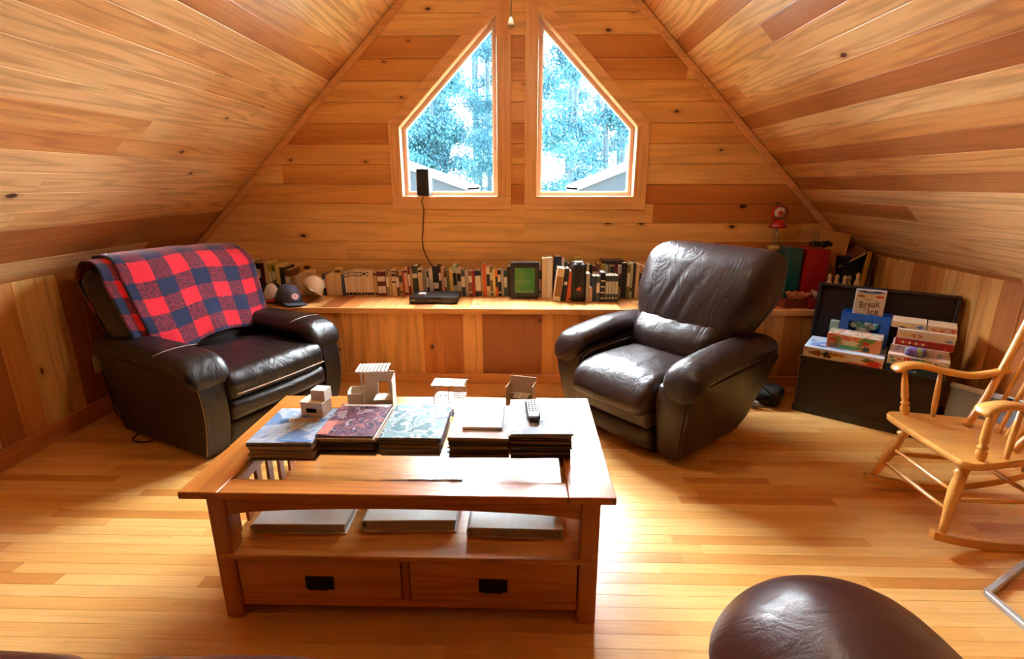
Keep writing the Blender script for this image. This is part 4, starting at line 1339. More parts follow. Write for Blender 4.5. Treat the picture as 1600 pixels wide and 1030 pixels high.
pz = thing('game_timer', 'small rounded purple and green toy lying on the LIFE game box', 'toy', TM @ Vector((X2+.125, -.004+.028, ZC+.104)), R(-37.2))
bm = soft_bm((.098, .045, .050), .016, n=12)
obj('toy_body', moved(bm, T((0, 0, .0255))), printed('toy_purple', [(110, 96, 190), (130, 116, 206), (150, 170, 120)], scale=12, seed=3, rough=.25), pz)

# grey panel leaning by the wall behind the rocking chair
gp = thing('leaning_panel', 'flat grey panel with a pale top rim leaning behind the rocking chair', 'panel', (2.435, 2.785, 0), R(33))
Mg = RY(R(3))
bm = bmesh.new(); bx(bm, 0, .022, -.33, 0, 0.004, .335, .003, M=Mg); obj('panel_face', bm, plain('panel_grey', (150, 168, 198), rough=.6, noise_amt=.15, nscale=18), gp)
bm = bmesh.new(); bx(bm, -.006, .028, -.335, .005, .335, .358, .003, M=Mg); obj('top_rim', bm, plain('panel_rim', (206, 216, 228), rough=.4), gp)
bm = bmesh.new(); bx(bm, -.009, -.0062, -.285, -.225, .337, .356, .0, M=Mg); obj('rim_clip', bm, plain('panel_clip', (30, 36, 62), rough=.5), gp, label='dark blue clip on the pale rim')

# grey steel foot frame, lower right
fr = thing('metal_stand', 'angled grey square-tube steel foot frame lying on the floor near the rocking chair', 'metal stand', (1.70, 1.58, 0))
STEEL = plain('brushed_steel', (186, 188, 190), rough=.4, metal=.25)
def bar(bm, a, b_, w=.022, h=.022):
    a, b_ = Vector(a), Vector(b_)
    d = b_-a; L = d.length
    q = d.to_track_quat('X', 'Z').to_matrix().to_4x4()
    bx(bm, -.0*w, L, -w/2, w/2, 0, h, .003, M=T(a) @ q)
bm = bmesh.new(); bar(bm, (0, 0, 0), (.36, .20, 0)); obj('long_tube', bm, STEEL, fr)
bm = bmesh.new(); bar(bm, (.0, .0, 0), (.005, -.165, 0)); obj('end_tube', bm, STEEL, fr)
bm = bmesh.new(); bar(bm, (.005, -.165, 0), (.36, .04, 0)); obj('long_tube', bm, STEEL, fr)
bm = bmesh.new(); bar(bm, (.36, .20, 0), (.36, .04, 0)); obj('end_tube', bm, STEEL, fr)

# ------------------------------------------------------------------ sofa in the foreground
sf = thing('sofa', 'brown leather sofa with one big rounded arm and plump seat cushions, facing the coffee table', 'sofa', (-.20, .0, 0))
def sofa_cushion(x0, x1, i):
    w = x1-x0
    bm = soft_bm((w, .66, .20), (.10, .12, .095), n=30, puff=(0, .02, .035), deform=lambda p: Vector((p.x+(x0+x1)/2, p.y+.602, p.z+.332)), wr=.007, wscale=(13, 7, 3), seed=i*4.4)
    obj('seat_cushion', bm, LEATH_S, sf, smooth=True)
sofa_cushion(-1.50, -.765, 1); sofa_cushion(-.765, -.015, 2); sofa_cushion(-.015, .70, 3)
bm = bmesh.new(); bx(bm, -1.53, .64, .0, .90, .05, .27, .03, seg=3); obj('base', bm, LEATH_S, sf, smooth=True, angle=40)
for i, (x0, x1) in enumerate(((-1.50, -.765), (-.765, -.015), (-.015, .60))):
    bm = soft_bm((x1-x0, .24, .50), (.10, .10, .14), n=22, puff=(0, .04, 0), deform=lambda p, a=x0, b_=x1: Vector((p.x+(a+b_)/2, p.y+.16-.14*(p.z+.25), p.z+.60)), wr=.008, wscale=(8, 4, 5), seed=i*9.1)
    obj('back_cushion', bm, LEATH_S, sf, smooth=True)
bm = bmesh.new(); bx(bm, -1.53, .64, -.12, .04, .05, .74, .04, seg=3); obj('back_frame', bm, LEATH_S, sf, smooth=True, angle=40)
for s, xc in ((1, .805), (-1, -1.72)):
    bm = bmesh.new(); bx(bm, xc-.17, xc+.15, -.10, .86, .05, .56, .05, seg=4); obj('arm_frame', bm, LEATH_S, sf, smooth=True, angle=50)
    def dsa(p, xc=xc):
        y = p.y+.40
        t = max(0, (y-.70)/.30)
        z = p.z+.60-.09*t*t
        return Vector((p.x*(1-.10*t*t)+xc, y, z-.05*abs(p.x/.2)**2))
    bm = soft_bm((.46, 1.22, .23), (.21, .23, .112), n=34, puff=(.0, 0, .02), deform=dsa, wr=.006, wscale=(4, 5, 4), seed=71+s)
    obj('arm_cushion', bm, LEATH_S, sf, smooth=True)
for x, y in ((-1.8, -.05), (.92, -.05), (-1.8, .78), (.92, .78)):
    bm = bmesh.new(); bx(bm, x-.03, x+.03, y-.03, y+.03, 0, .05, .004); obj('foot', bm, BLACKP, sf)

# ------------------------------------------------------------------ things on the bench
BZ = BENCH_Z+.0012
def at(u, v, Y):
    """where the sight line through a point of the photo meets the upright plane at distance Y"""
    a = (u-800)/FPX; b_ = -(v-515)/FPX
    yy = math.cos(PITCH)+b_*math.sin(PITCH); zz = -math.sin(PITCH)+b_*math.cos(PITCH)
    c_, s_ = math.cos(YAW), math.sin(YAW)
    d = Vector((c_*a-s_*yy, s_*a+c_*yy, zz))
    return EYE+d*(Y/d.y)
PAL = {
 'red-orange': (206, 92, 48), 'cream': (228, 208, 170), 'dark red': (120, 34, 28), 'grey': (150, 140, 124), 'black': (26, 22, 22), 'maroon': (92, 30, 34), 'olive yellow': (190, 168, 66),
 'green': (110, 120, 60), 'pale yellow': (230, 206, 130), 'brown': (120, 78, 48), 'navy': (48, 54, 84), 'white': (236, 230, 220), 'pink': (222, 176, 156), 'tan': (196, 160, 116), 'dark green': (58, 62, 50),
 'pale green': (176, 190, 164), 'teal': (62, 92, 100), 'orange': (226, 132, 56), 'olive': (120, 116, 56), 'gold': (200, 164, 50), 'dark brown': (60, 36, 26), 'slate': (70, 84, 92), 'light grey': (190, 180, 166), 'dark teal': (30, 44, 52), 'red': (176, 40, 36),
}
_bookmesh = {}
def book_mesh(w, h, d, col, band=None, face=None):
    bm = bmesh.new()
    t = min(.003, w*.16)
    if face == 'pages':     # stood with the page edges to the front
        bx(bm, 0, t, 0, d, 0, h, 0, 0); bx(bm, w-t, w, 0, d, 0, h, 0, 0); bx(bm, t, w-t, d-t, d, 0, h, 0, 0)
        bx(bm, t, w-t, .004, d-t, .003, h-.003, 0, 1)
    else:
        bx(bm, 0, w, 0, t, 0, h, 0, 0)
        bx(bm, 0, t, t, d, 0, h, 0, 0); bx(bm, w-t, w, t, d, 0, h, 0, 0)
        bx(bm, t, w-t, t, d-.004, .003, h-.003, 0, 1)
        if band:
            for (z0, z1) in band:
                bx(bm, w*.06, w*.94, -.0007, 0, h*z0, h*z1, 0, 2)
    return bm
books = []
def book(u0, u1, vt, col, lean=0.0, Y=4.02, d=.155, band=None, face=None, bandcol='black', base=None, extra=None, place=None):
    z0 = BZ
    a = at(u0, 440, Y); b_ = at(u1, 440, Y); tpz = at((u0+u1)/2, vt, Y).z
    books.append(dict(x=a.x, w=max(.010, b_.x-a.x-.0012), h=tpz-z0, col=col, lean=lean, Y=Y, d=d, band=band, face=face, bandcol=bandcol, u=(u0+u1)/2, extra=extra, place=place))
D2 = [(.12, .18), (.55, .82)]; D1 = [(.35, .75)]; D3 = [(.04, .12), (.85, .93)]
BB = [(.02, .13), (.80, .84), (.92, .96)]
rows = [
 ('left', 4.00, .20, [(364, 372, 406, 'tan'), (372, 383, 409, 'red-orange', D1), (383, 391, 409, 'cream', D2), (391, 397, 411, 'dark red', D2), (397, 402, 412, 'grey'), (402, 411, 411, 'black', D2), (411, 416, 412, 'maroon'), (416, 422, 410, 'cream'),
   (422, 427, 412, 'olive yellow', D1), (427, 433, 416, 'green', D2), (433, 440, 414, 'pale yellow'), (440, 447, 418, 'dark green'), (447, 456, 422, 'brown', D1), (456, 463, 433, 'tan'), (463, 468, 431, 'cream')]),
 ('caps', 4.02, .15, [(468, 475, 428, 'cream'), (475, 486, 425, 'cream', None, 'pages'), (486, 492, 434, 'tan'), (492, 499, 438, 'pale yellow', None, 'pages'), (499, 505, 437, 'cream', None, 'pages'), (505, 510, 428, 'navy', D1), (510, 513, 430, 'pink'),
   (513, 524, 428, 'cream', None, 'pages'), (524, 534, 427, 'pale yellow', None, 'pages'), (534, 539, 430, 'navy')]),
 ('mid', 4.02, .14, [(540, 545, 426, 'white', BB), (545, 550, 425, 'cream', BB), (550, 556, 423, 'white', BB), (556, 560, 424, 'cream', BB), (560, 564, 424, 'white', BB), (564, 568, 424, 'cream', BB), (568, 574, 424, 'cream', D3), (574, 579, 424, 'white', BB),
   (579, 585, 425, 'cream', [(.04, .14)]), (585, 590, 425, 'tan', D3)]),
 ('mid2', 4.02, .14, [(590, 604, 425, 'maroon', [(.1, .4), (.6, .8)]), (604, 609, 423, 'grey', D1), (609, 613, 424, 'tan'), (613, 620, 422, 'cream', [(.5, .56), (.75, .85), (.9, .95)]), (620, 625, 424, 'brown', D1), (625, 630, 424, 'tan', D2), (630, 633, 423, 'red', None),
   (633, 639, 420, 'pink', D3), (639, 643, 418, 'dark red', D1), (643, 646, 420, 'tan')]),
 ('player', 4.03, .15, [(646, 655, 416, 'dark green', [(.60, .75)]), (655, 662, 419, 'cream', D3), (662, 666, 424, 'grey'), (666, 668, 424, 'white'), (668, 672, 424, 'navy', D1), (672, 678, 421, 'white', None), (678, 687, 416, 'black', [(.25, .45)]), (687, 691, 419, 'dark brown', D2),
   (691, 695, 419, 'pink'), (695, 699, 424, 'brown', D1), (699, 704, 422, 'olive'), (704, 709, 420, 'pale yellow'), (709, 715, 415, 'pale green', D1)]),
 ('between', 4.02, .14, [(715, 722, 420, 'light grey', D2), (722, 728, 422, 'slate', D1), (728, 733, 423, 'light grey'), (733, 739, 424, 'brown', D2), (739, 743, 424, 'red'), (743, 753, 423, 'navy', [(.2, .8)]), (753, 756, 423, 'tan'), (756, 761, 413, 'red-orange', None), (761, 767, 417, 'cream', D1),
   (767, 771, 418, 'olive', D2), (771, 775, 421, 'pale yellow'), (775, 779, 422, 'orange', D1), (779, 784, 422, 'black', D2), (784, 788, 421, 'light grey'), (788, 794, 423, 'teal', D1), (794, 799, 417, 'dark brown')]),
 ('frame', 4.02, .14, [(840, 846, 414, 'pink', D2)]),
 ('tall', 3.97, .19, [(847, 854, 404, 'cream', None), (854, 863, 403, 'white', None)]),
 ('behind', 4.04, .14, [(866, 877, 401, 'navy', None), (877, 881, 405, 'white', D1), (881, 886, 409, 'slate'), (886, 891, 412, 'brown'), (891, 898, 410, 'dark teal'), (898, 906, 403, 'olive yellow', [(.1, .2)]), (906, 911, 410, 'maroon'), (911, 916, 413, 'navy'), (916, 920, 413, 'cream'), (920, 925, 414, 'black'),
   (925, 932, 416, 'maroon', D2), (932, 938, 413, 'brown', D1), (938, 945, 412, 'olive yellow', D2), (945, 949, 414, 'light grey', D1), (949, 952, 413, 'olive'), (952, 959, 414, 'cream', [(.75, .95)]), (959, 965, 412, 'dark red')]),
 ('front', 3.85, .13, [(878, 884, 420, 'black', [(.5, .6)]), (885, 889, 424, 'red-orange', None), (889, 893, 425, 'orange', D3), (916, 922, 428, 'light grey', None), (922, 926, 450, 'pink', None), (926, 932, 432, 'dark teal', None), (932, 938, 432, 'slate', D1),
   (938, 946, 426, 'black', [(.1, .14), (.3, .34), (.5, .54), (.7, .74)])]),
 ('right', 3.98, .17, [(966, 970, 415, 'light grey', D1), (970, 979, 411, 'black', None), (979, 984, 413, 'olive', D1), (984, 988, 411, 'pale green', [(.2, .3)]), (988, 992, 411, 'dark brown'), (992, 997, 413, 'cream', None), (997, 1001, 414, 'tan', D1), (1001, 1008, 417, 'gold', [(.8, .9)]), (1008, 1011, 417, 'cream'),
   (1011, 1016, 424, 'maroon'), (1016, 1022, 424, 'pale green', D1), (1022, 1028, 424, 'slate', D1), (1028, 1034, 422, 'brown'), (1034, 1041, 426, 'navy', D2), (1041, 1047, 420, 'tan')]),
]
PLACES = {'left': 'on the bench behind the caps', 'caps': 'under the yellow note block', 'mid': 'in the pale run of the bench', 'mid2': 'beside the disc player',
          'player': 'behind the disc player', 'between': 'between disc player and green-screened frame', 'frame': 'touching the green-screened frame', 'tall': 'near the green-screened frame',
          'behind': 'in the back row beyond the frame', 'front': 'in the front row beyond the frame', 'right': 'next to the tall-backed recliner'}
GROUPS = {k: 'books '+v for k, v in PLACES.items()}
rb = random.Random(5)
used_labels = set()
for key, Y, d, lst in rows:
    for i, bk in enumerate(lst):
        u0, u1, vt, col = bk[:4]
        band = bk[4] if len(bk) > 4 else None
        face = bk[5] if len(bk) > 5 else None
        a = at(u0, 445, Y); b_ = at(u1, 445, Y)
        w = max(.009, b_.x-a.x-.0015); h = at((u0+u1)/2, vt, Y).z-BZ
        bcol = 'black' if col in ('white', 'cream', 'tan', 'pink', 'pale yellow', 'light grey', 'pale green', 'orange', 'gold') else 'white'
        if key == 'mid' and band: bcol = 'black'
        dd = d*rb.uniform(.86, 1.0)
        bm = book_mesh(w, h, dd, col, band, face)
        o = obj('book', bm, [plain('book_'+col.replace(' ', '_').replace('-', '_'), PAL[col], rough=.55, noise_amt=.12, nscale=60), PAPER, plain('book_print_'+bcol, PAL[bcol], rough=.5)])
        lean = 0
        if key in ('mid', 'mid2', 'player', 'between', 'caps'): lean = R(-2.2 if key != 'caps' else -1.0)
        if key == 'front' and i < 3: lean = R(6)
        if key == 'right' and i > 4: lean = R(1.5)
        o.location = (a.x, Y+(rb.uniform(-.006, .006)), BZ+(0 if lean == 0 else abs(w*math.sin(lean)) if lean > 0 else 0))
        o.rotation_euler = (0, lean, 0)
        if lean > 0: o.location.z = BZ+w*math.sin(lean)
        hw_ = 'tall' if h > .27 else ('small' if h < .19 else '')
        tw_ = 'thick' if w > .045 else ('thin' if w < .023 else '')
        prv = lst[i-1][3] if i else None; nxt = lst[i+1][3] if i+1 < len(lst) else None
        desc = ' '.join(x for x in (hw_, tw_, col) if x)
        if face: desc += ' page-edge-out'
        between = (('between %s and %s ones' % (prv, nxt)) if prv and nxt and prv != nxt else ('between two %s ones' % prv if prv and nxt else ('before the %s one' % nxt if nxt else ('after the %s one' % prv if prv else 'by itself'))))
        lab = '%s book %s, %s' % (desc, between, PLACES[key])
        k = 2
        while lab in used_labels:
            lab = '%s book, %s of its colour, %s' % (desc, ords[k-1], PLACES[key]); k += 1
        if len(lab.replace('-', ' ').split()) > 14 or 'of its' in lab and k > 9: lab = '%s book %s, %s' % (col, 'after the %s one' % prv if prv else 'at the start', PLACES[key])
        used_labels.add(lab)
        tag(o, lab, 'book', GROUPS[key])
def flat_book(name, lab, u0, u1, v0, v1, Y, d, col, cat='book', rz=0, z=None):
    a, b_ = at(u0, v1, Y), at(u1, v0, Y)
    bm = bmesh.new(); bx(bm, a.x, b_.x, Y, Y+d, (a.z if z is None else z), (b_.z if z is None else z+b_.z-a.z), .0015)
    o = obj(name, bm, plain('book_'+col.replace(' ', '_'), PAL[col], rough=.55, noise_amt=.12, nscale=60))
    return tag(o, lab, cat)
# leaning cream book, block of striped videos, flat case on top
bm = book_mesh(.052, .255, .13, 'cream', [(.15, .75)])
o = obj('book', bm, [plain('book_cream', PAL['cream']), PAPER, plain('book_print_brown', (150, 110, 70), rough=.5)])
p = at(864.5, 470, 3.84); o.location = (p.x, 3.84, BZ+.007); o.rotation_euler = (0, R(7), 0)
tag(o, 'thick cream book leaning towards the black zipped case', 'book', GROUPS['front'])
for i in range(4):
    u0 = 946+i*5
    a, b_ = at(u0, 450, 3.85), at(u0+5, 450, 3.85)
    w = b_.x-a.x-.001; h = at(950, 431, 3.85).z-BZ
    bm = book_mesh(w, h, .13, 'slate', [(.30, .78)])
    bx(bm, w*.2, w*.8, -.0007, 0, h*.10, h*.18, 0, 2)
    o = obj('book', bm, [plain('book_slate_dark', (66, 76, 82), rough=.4), PAPER, plain('book_print_pale', (206, 214, 208), rough=.5)])
    o.location = (a.x, 3.85, BZ)
    tag(o, 'slate book with a white spine label, %s' % ('beside the black book, first of four alike', 'second of four alike after the black book', 'third of four alike after the black book', 'last of four alike, beside the light grey book')[i], 'book', 'matching slate books')
a, b_ = at(942, 409, 4.04), at(968, 409, 4.04)
bm = bmesh.new(); bx(bm, a.x-.01, b_.x+.04, 4.04, 4.16, 0, .018, .003)
o = obj('flat_case', bm, plain('case_dark', (62, 40, 34), rough=.4)); o.location.z = at(950, 412, 4.04).z+.008
tag(o, 'flat dark brown case lying across the tops of the back-row books', 'case')
# black pouch with an orange mark
pb = thing('zip_bag', 'black zipped case with an orange mark standing in the front row of books', 'case', (at(904, 450, 3.83).x, 3.83, BZ))
wz = at(916, 450, 3.83).x-at(892, 450, 3.83).x; hz = at(904, 412, 3.83).z-BZ
bm = soft_bm((wz-.004, .12, hz), (.03, .03, .045), n=16, wr=.002, wscale=(20, 20, 10)); obj('bag_body', moved(bm, T((0, .06, hz/2))), plain('bag_black', (26, 18, 20), rough=.5), pb, smooth=True)
bm = bmesh.new(); prism(bm, [(-.022, .095), (.016, .085), (.016, .115), (.004, .120)], -.0035, .004); obj('orange_mark', bm, plain('mark_orange', (226, 96, 56), rough=.5), pb, label='orange triangular mark')
bm = bmesh.new(); lathe(bm, [(0, 0), (.030, 0), (.036, .006), (.034, .011), (0, .014)], 20, M=T((.0, .05, hz-.002))); obj('top_reflection', bm, plain('reflection_pale_blue', (196, 208, 226), rough=.3), pb, label='pale blue disc standing in for the reflection on the top')  # pale disc paints the reflection on the case top
# paper on the page-out block
bm = bmesh.new(); bx(bm, -.020, .030, -.001, .06, 0, .035, .001); bx(bm, -.022, .026, -.001, .004, -.0, .020, 0)
o = obj('note_block', bm, plain('note_yellow', (232, 206, 140), rough=.6)); p = at(527, 427, 4.05); o.location = (p.x, 4.05, p.z+.004)
tag(o, 'pale yellow note block lying on top of the page-edge-out cream books', 'note block')

# media player
pl = thing('disc_player', 'flat black disc player on the bench in front of the books', 'disc player', (at(677, 470, 3.74).x, 3.74, BZ))
pw = at(714, 470, 3.74).x-at(639, 470, 3.74).x
bm = bmesh.new(); bx(bm, -pw/2, pw/2, 0, .235, .006, .052, .004, seg=2); obj('player_body', bm, BLACKP, pl)
bm = bmesh.new(); bx(bm, -pw/2+.012, -pw/2+.045, -.0012, .001, .024, .030, .0004); obj('badge', bm, plain('badge_grey', (170, 170, 176), rough=.4), pl, label='small grey badge')
bm = bmesh.new(); bx(bm, -.05, .06, -.001, .001, .018, .034, .0003); obj('display', bm, plain('display_dark', (8, 8, 12), rough=.08), pl)
for x in (-pw/2+.03, pw/2-.03):
    for y in (.03, .2):
        bm = bmesh.new(); lathe(bm, [(.012, 0), (.012, .006), (0, .006)], 12, M=T((x, y, 0))); obj('foot', bm, BLACKP, pl)
bm = soft_bm((.055, .05, .022), .009, n=8); o = obj('small_gadget', moved(bm, T((0, 0, .011))), plain('gadget_silver', (196, 196, 200), rough=.3), None, smooth=True)
o.location = (at(659, 455, 3.78).x, 3.79, BZ+.054); tag(o, 'small silver-grey gadget sitting on top of the black player', 'gadget')

# digital frame with a green screen
fz = at(820, 410, 3.93).z-BZ; fa, fb = at(797, 440, 3.93).x, at(842.5, 440, 3.93).x
df = thing('framed_screen', 'black-framed device with a green screen standing among the books', 'framed screen', ((fa+fb)/2, 3.93, BZ), rot=(R(-4), 0, 0))
fwid = fb-fa
bm = soft_bm((fwid, .045, fz), (.022, .012, .022), n=14); obj('frame_body', moved(bm, T((0, .022, fz/2+.002))), plain('frame_black', (40, 36, 36), rough=.4), df, smooth=True)
SCR = printed('green_screen', [(62, 124, 66), (74, 134, 70), (96, 140, 72)], scale=7, seed=1, rough=.25, hard=False)
bm = bmesh.new(); bx(bm, -fwid*.34, fwid*.35, -.0015, .001, fz*.17, fz*.84, .001); obj('screen', bm, SCR, df, label='green screen')
bm = bmesh.new(); bx(bm, -fwid*.33, fwid*.2, -.0022, -.0014, fz*.48, fz*.495, 0); bx(bm, -fwid*.33, fwid*.33, -.0022, -.0014, fz*.19, fz*.205, 0); obj('screen_line', bm, plain('screen_pale', (140, 176, 120), rough=.4), df)

# caps
def cap(name, lab, crown, brim, loc, rot, strap=None, emblem=None, button=True, front=None):
    t = thing(name, lab, 'cap', loc, rot=rot)
    bm = bmesh.new()
    n_, m_ = 24, 10
    rings = []
    for j in range(m_+1):
        a = PI/2*j/m_
        r_ = math.cos(a)**.8; z = math.sin(a)*.115
        rings.append([bm.verts.new((.092*r_*math.cos(2*PI*k/n_), .082*r_*math.sin(2*PI*k/n_), z)) for k in range(n_)] if j < m_ else [bm.verts.new((0, 0, .115))])
    for a, b_ in zip(rings, rings[1:]):
        for k in range(n_):
            # opening at the back (strap side)
            ang = 2*PI*(k+.5)/n_
            if abs(ang-PI) < .42 and a is rings[0]: continue
            if abs(ang-PI) < .42 and a is rings[1]: continue
            f = bm.faces.new([a[k], a[(k+1) % n_], b_[(k+1) % n_], b_[k]] if len(b_) > 1 else [a[k], a[(k+1) % n_], b_[0]]); f.smooth = True
            if front and abs(((ang+PI) % (2*PI))-PI) < .75: f.material_index = 1
    bmesh.ops.recalc_face_normals(bm, faces=bm.faces[:])
    o = obj('crown', bm, [crown]+([front] if front else []), t)
    md = o.modifiers.new('thick', 'SOLIDIFY'); md.thickness = .003
    bm = bmesh.new()
    grid = []
    for i in range(13):
        a = -1.05+2.1*i/12
        row = []
        for j in range(6):
            q = j/5
            r0 = Vector((.090*math.cos(a), .080*math.sin(a)))
            r1 = Vector((.088+.072*math.cos(a*1.15), .088*math.sin(a*1.0)))
            p_ = r0.lerp(r1, q)
            row.append(bm.verts.new((p_.x, p_.y, .002+.004*q-2.4*p_.y*p_.y*q)))
        grid.append(row)
    for i in range(12):
        for j in range(5):
            f = bm.faces.new([grid[i][j], grid[i+1][j], grid[i+1][j+1], grid[i][j+1]]); f.smooth = True
    o = obj('brim', bm, brim, t); md = o.modifiers.new('thick', 'SOLIDIFY'); md.thickness = .004
    bm = bmesh.new(); tube(bm, spline([(-.083, -.036, .004), (-.093, -.02, .004), (-.096, 0, .004), (-.093, .02, .004), (-.083, .036, .004)], 4), .006, 8, flat=.35)
    obj('strap', bm, strap or crown, t)
    if button:
        bm = bmesh.new(); lathe(bm, [(.007, 0), (.006, .004), (0, .005)], 12, M=T((0, 0, .115))); obj('top_button', bm, brim, t)
    if emblem:
        bm = bmesh.new()
        pts = [Vector((.075*math.cos(a)*1.0, 0, 0)) for a in (0,)]
        for r_ in range(1):
            n2 = 16
            vs = []
            for k in range(n2):
                aa = 2*PI*k/n2
                yy = .026*math.cos(aa); zz = .050+.020*math.sin(aa)
                rr_ = math.sqrt(max(0, 1-(zz/.115)**2))**.9
                vs.append(bm.verts.new((.092*rr_*math.sqrt(max(0, 1-(yy/.09)**2))+.0035, yy, zz)))
            bm.faces.new(vs)
        bmesh.ops.recalc_face_normals(bm, faces=bm.faces[:])
        obj('emblem', bm, emblem, t)
    return t
CAPN = plain('cap_slate', (72, 74, 92), rough=.9, noise_amt=.2, nscale=120, bump=.3)
CAPB = plain('cap_brim_slate', (74, 80, 98), rough=.9, noise_amt=.2, nscale=120, bump=.3)
CAPC = plain('cap_cream', (232, 212, 178), rough=.9, noise_amt=.1, nscale=120, bump=.3)
CAPK = plain('cap_black', (26, 22, 26), rough=.9, bump=.3)
CAPR = plain('cap_red', (170, 36, 40), rough=.9, bump=.3)
STRAPD = plain('cap_strap_dark', (62, 30, 26), rough=.6)
c1 = cap('baseball_cap', 'slate blue cap with a pinkish front emblem on the end of the bench', CAPN, CAPB, (-1.775, 3.73, BZ+.022), (R(-6), R(6), R(-38)), emblem=plain('emblem_pink', (232, 186, 196), rough=.8))
c1.scale = (1.1, 1.1, 1.1)
c2 = cap('baseball_cap', 'cream cap with a dark strap, tilted up behind the slate blue cap', CAPC, CAPC, (-1.66, 3.88, BZ+.078), (R(-38), R(12), R(-40)), strap=STRAPD)
c3 = cap('baseball_cap', 'black and red cap with a white front panel, beside the plaid blanket', CAPK, CAPR, (-1.955, 3.86, BZ+.020), (R(0), R(4), R(-70)), front=plain('cap_white', (236, 232, 228), rough=.85))
wc = thing('white_cup', 'white rounded cup between the caps and the plaid blanket', 'cup', (at(402, 470, 3.66).x, 3.66, BZ))
bm = bmesh.new(); lathe(bm, [(.024, 0), (.028, .002), (.036, .06), (.038, .085), (.030, .105), (.016, .114), (0, .116)], 24); obj('cup_body', bm, plain('cup_white', (236, 234, 230), rough=.35), wc)

# speaker on the window ledge with its cord
sp_ = thing('speaker', 'small black speaker standing on the window sill above its cord', 'speaker', (-.800, YW+.020, ZB+.0065), R(-12))
bm = bmesh.new(); bx(bm, -.052, .052, -.035, .035, 0, .205, .006, seg=2); obj('speaker_case', bm, plain('speaker_black', (34, 42, 48), rough=.35), sp_)
bm = bmesh.new(); bx(bm, -.044, .044, -.038, -.034, .010, .195, .003); obj('grille', bm, plain('speaker_grille', (22, 24, 28), rough=.8, bump=.6, nscale=300), sp_)
bm = bmesh.new(); bx(bm, -.052, -.044, -.0352, .030, .004, .200, 0.001); obj('side_trim', bm, plain('speaker_side', (120, 132, 138), rough=.3), sp_, label='paler side strip')
bm = bmesh.new()
def wallp(u, v, dy=.012): p = at(u, v, YW-dy); return p
pts = [Vector((-.80, YW-.026, ZB-.0)), wallp(659, 315, .03), wallp(662, 325, .03), wallp(661.5, 345), wallp(661, 360), wallp(660, 375), wallp(662, 390), wallp(667, 402), wallp(673, 412), wallp(676, 417, .02), at(675, 419, 4.1), at(682, 414, 4.1), at(688, 414, 4.12), at(690, 420, 4.14)]
tube(bm, spline(pts, 5), .0042, 8)
o = obj('speaker_cord', bm, plain('cord_brown', (96, 52, 24), rough=.6)); bpy.context.view_layer.update(); o.parent = sp_; o.matrix_parent_inverse = sp_.matrix_world.inverted(); o['label'] = 'thin brown cord hanging down the wall'

# ------------------------------------------------------------------ right end of the bench
RC = thing('dispenser', 'small gas pump candy dispenser with a red star disc on a clear tube', 'dispenser', (1.93, 4.02, BZ+.0))
ped = .385
bm = bmesh.new(); lathe(bm, [(.05, 0), (.052, .008), (.040, .02), (.026, .03), (.024, ped-.03), (.040, ped-.012), (.048, ped)], 24); obj('pedestal', bm, plain('brass_dark', (150, 116, 60), rough=.3, metal=.7), RC)
bm = bmesh.new(); lathe(bm, [(.048, ped), (.056, ped+.010), (.052, ped+.022), (.034, ped+.030), (0, ped+.030)], 24); obj('base_collar', bm, plain('collar_gold', (206, 190, 120), rough=.3, metal=.6), RC)
bm = bmesh.new(); lathe(bm, [(.030, ped+.030), (.030, ped+.165)], 24, caps=False); obj('clear_tube', bm, JAR, RC)
bm = bmesh.new(); lathe(bm, [(0, ped+.03), (.006, ped+.03), (.006, ped+.165), (0, ped+.165)], 12); obj('inner_rod', bm, plain('rod_chrome', (210, 206, 196), rough=.2, metal=.9), RC)
CR2 = plain('pump_red', (170, 18, 22), rough=.3, coat=.5)
bm = bmesh.new(); lathe(bm, [(.060, ped+.160), (.062, ped+.175), (.046, ped+.200), (.028, ped+.222), (0, ped+.228)], 24); obj('red_cap', bm, CR2, RC)
Md = T((0, 0, ped+.272)) @ RZ(R(-6)) @ RX(R(90))
bm = bmesh.new(); lathe(bm, [(0, -.022), (.044, -.022), (.058, -.014), (.060, .0), (.058, .014), (.052, .022), (.047, .022)], 32, M=Md, caps=False); obj('disc_ring', bm, CR2, RC)
bm = bmesh.new(); lathe(bm, [(.048, .020), (.0, .021)], 32, M=Md); bm.verts.ensure_lookup_table(); bmesh.ops.recalc_face_normals(bm, faces=bm.faces[:]); obj('disc_face', bm, plain('disc_white', (244, 232, 222), rough=.3), RC)
bm = bmesh.new()
vs = [bm.verts.new(Md @ Vector(((.031 if k % 2 == 0 else .0125)*math.sin(PI*k/5), (.031 if k % 2 == 0 else .0125)*math.cos(PI*k/5), .0235))) for k in range(10)]
c_ = bm.verts.new(Md @ Vector((0, 0, .025)))
for k in range(10): bm.faces.new([vs[k], vs[(k+1) % 10], c_])
obj('red_star', bm, plain('star_red', (200, 40, 30), rough=.4), RC, label='red five-pointed star')

def upright(name, lab, cat, u0, u1, vt, Y, d, mat, lean=0, rz=0, z0=None, parts=None):
    a, b_ = at(u0, vt, Y), at(u1, vt, Y)
    w = b_.x-a.x; h = a.z-(BZ if z0 is None else z0)
    bm = bmesh.new(); bx(bm, 0, w, 0, d, 0, h, .003)
    o = obj(name, bm, mat); o.location = (a.x, Y, BZ if z0 is None else z0); o.rotation_euler = (0, lean, rz)
    tag(o, lab, cat)
    return o, w, h
upright('box_file', 'teal box file standing on the bench beside the red binder', 'box file', 1236, 1257, 388, 3.80, .20, plain('file_teal', (16, 78, 84), rough=.3))
upright('ring_binder', 'red binder standing on the bench under an old camera', 'binder', 1259, 1296, 389, 3.80, .24, plain('binder_red', (160, 14, 26), rough=.45), lean=R(2.5))
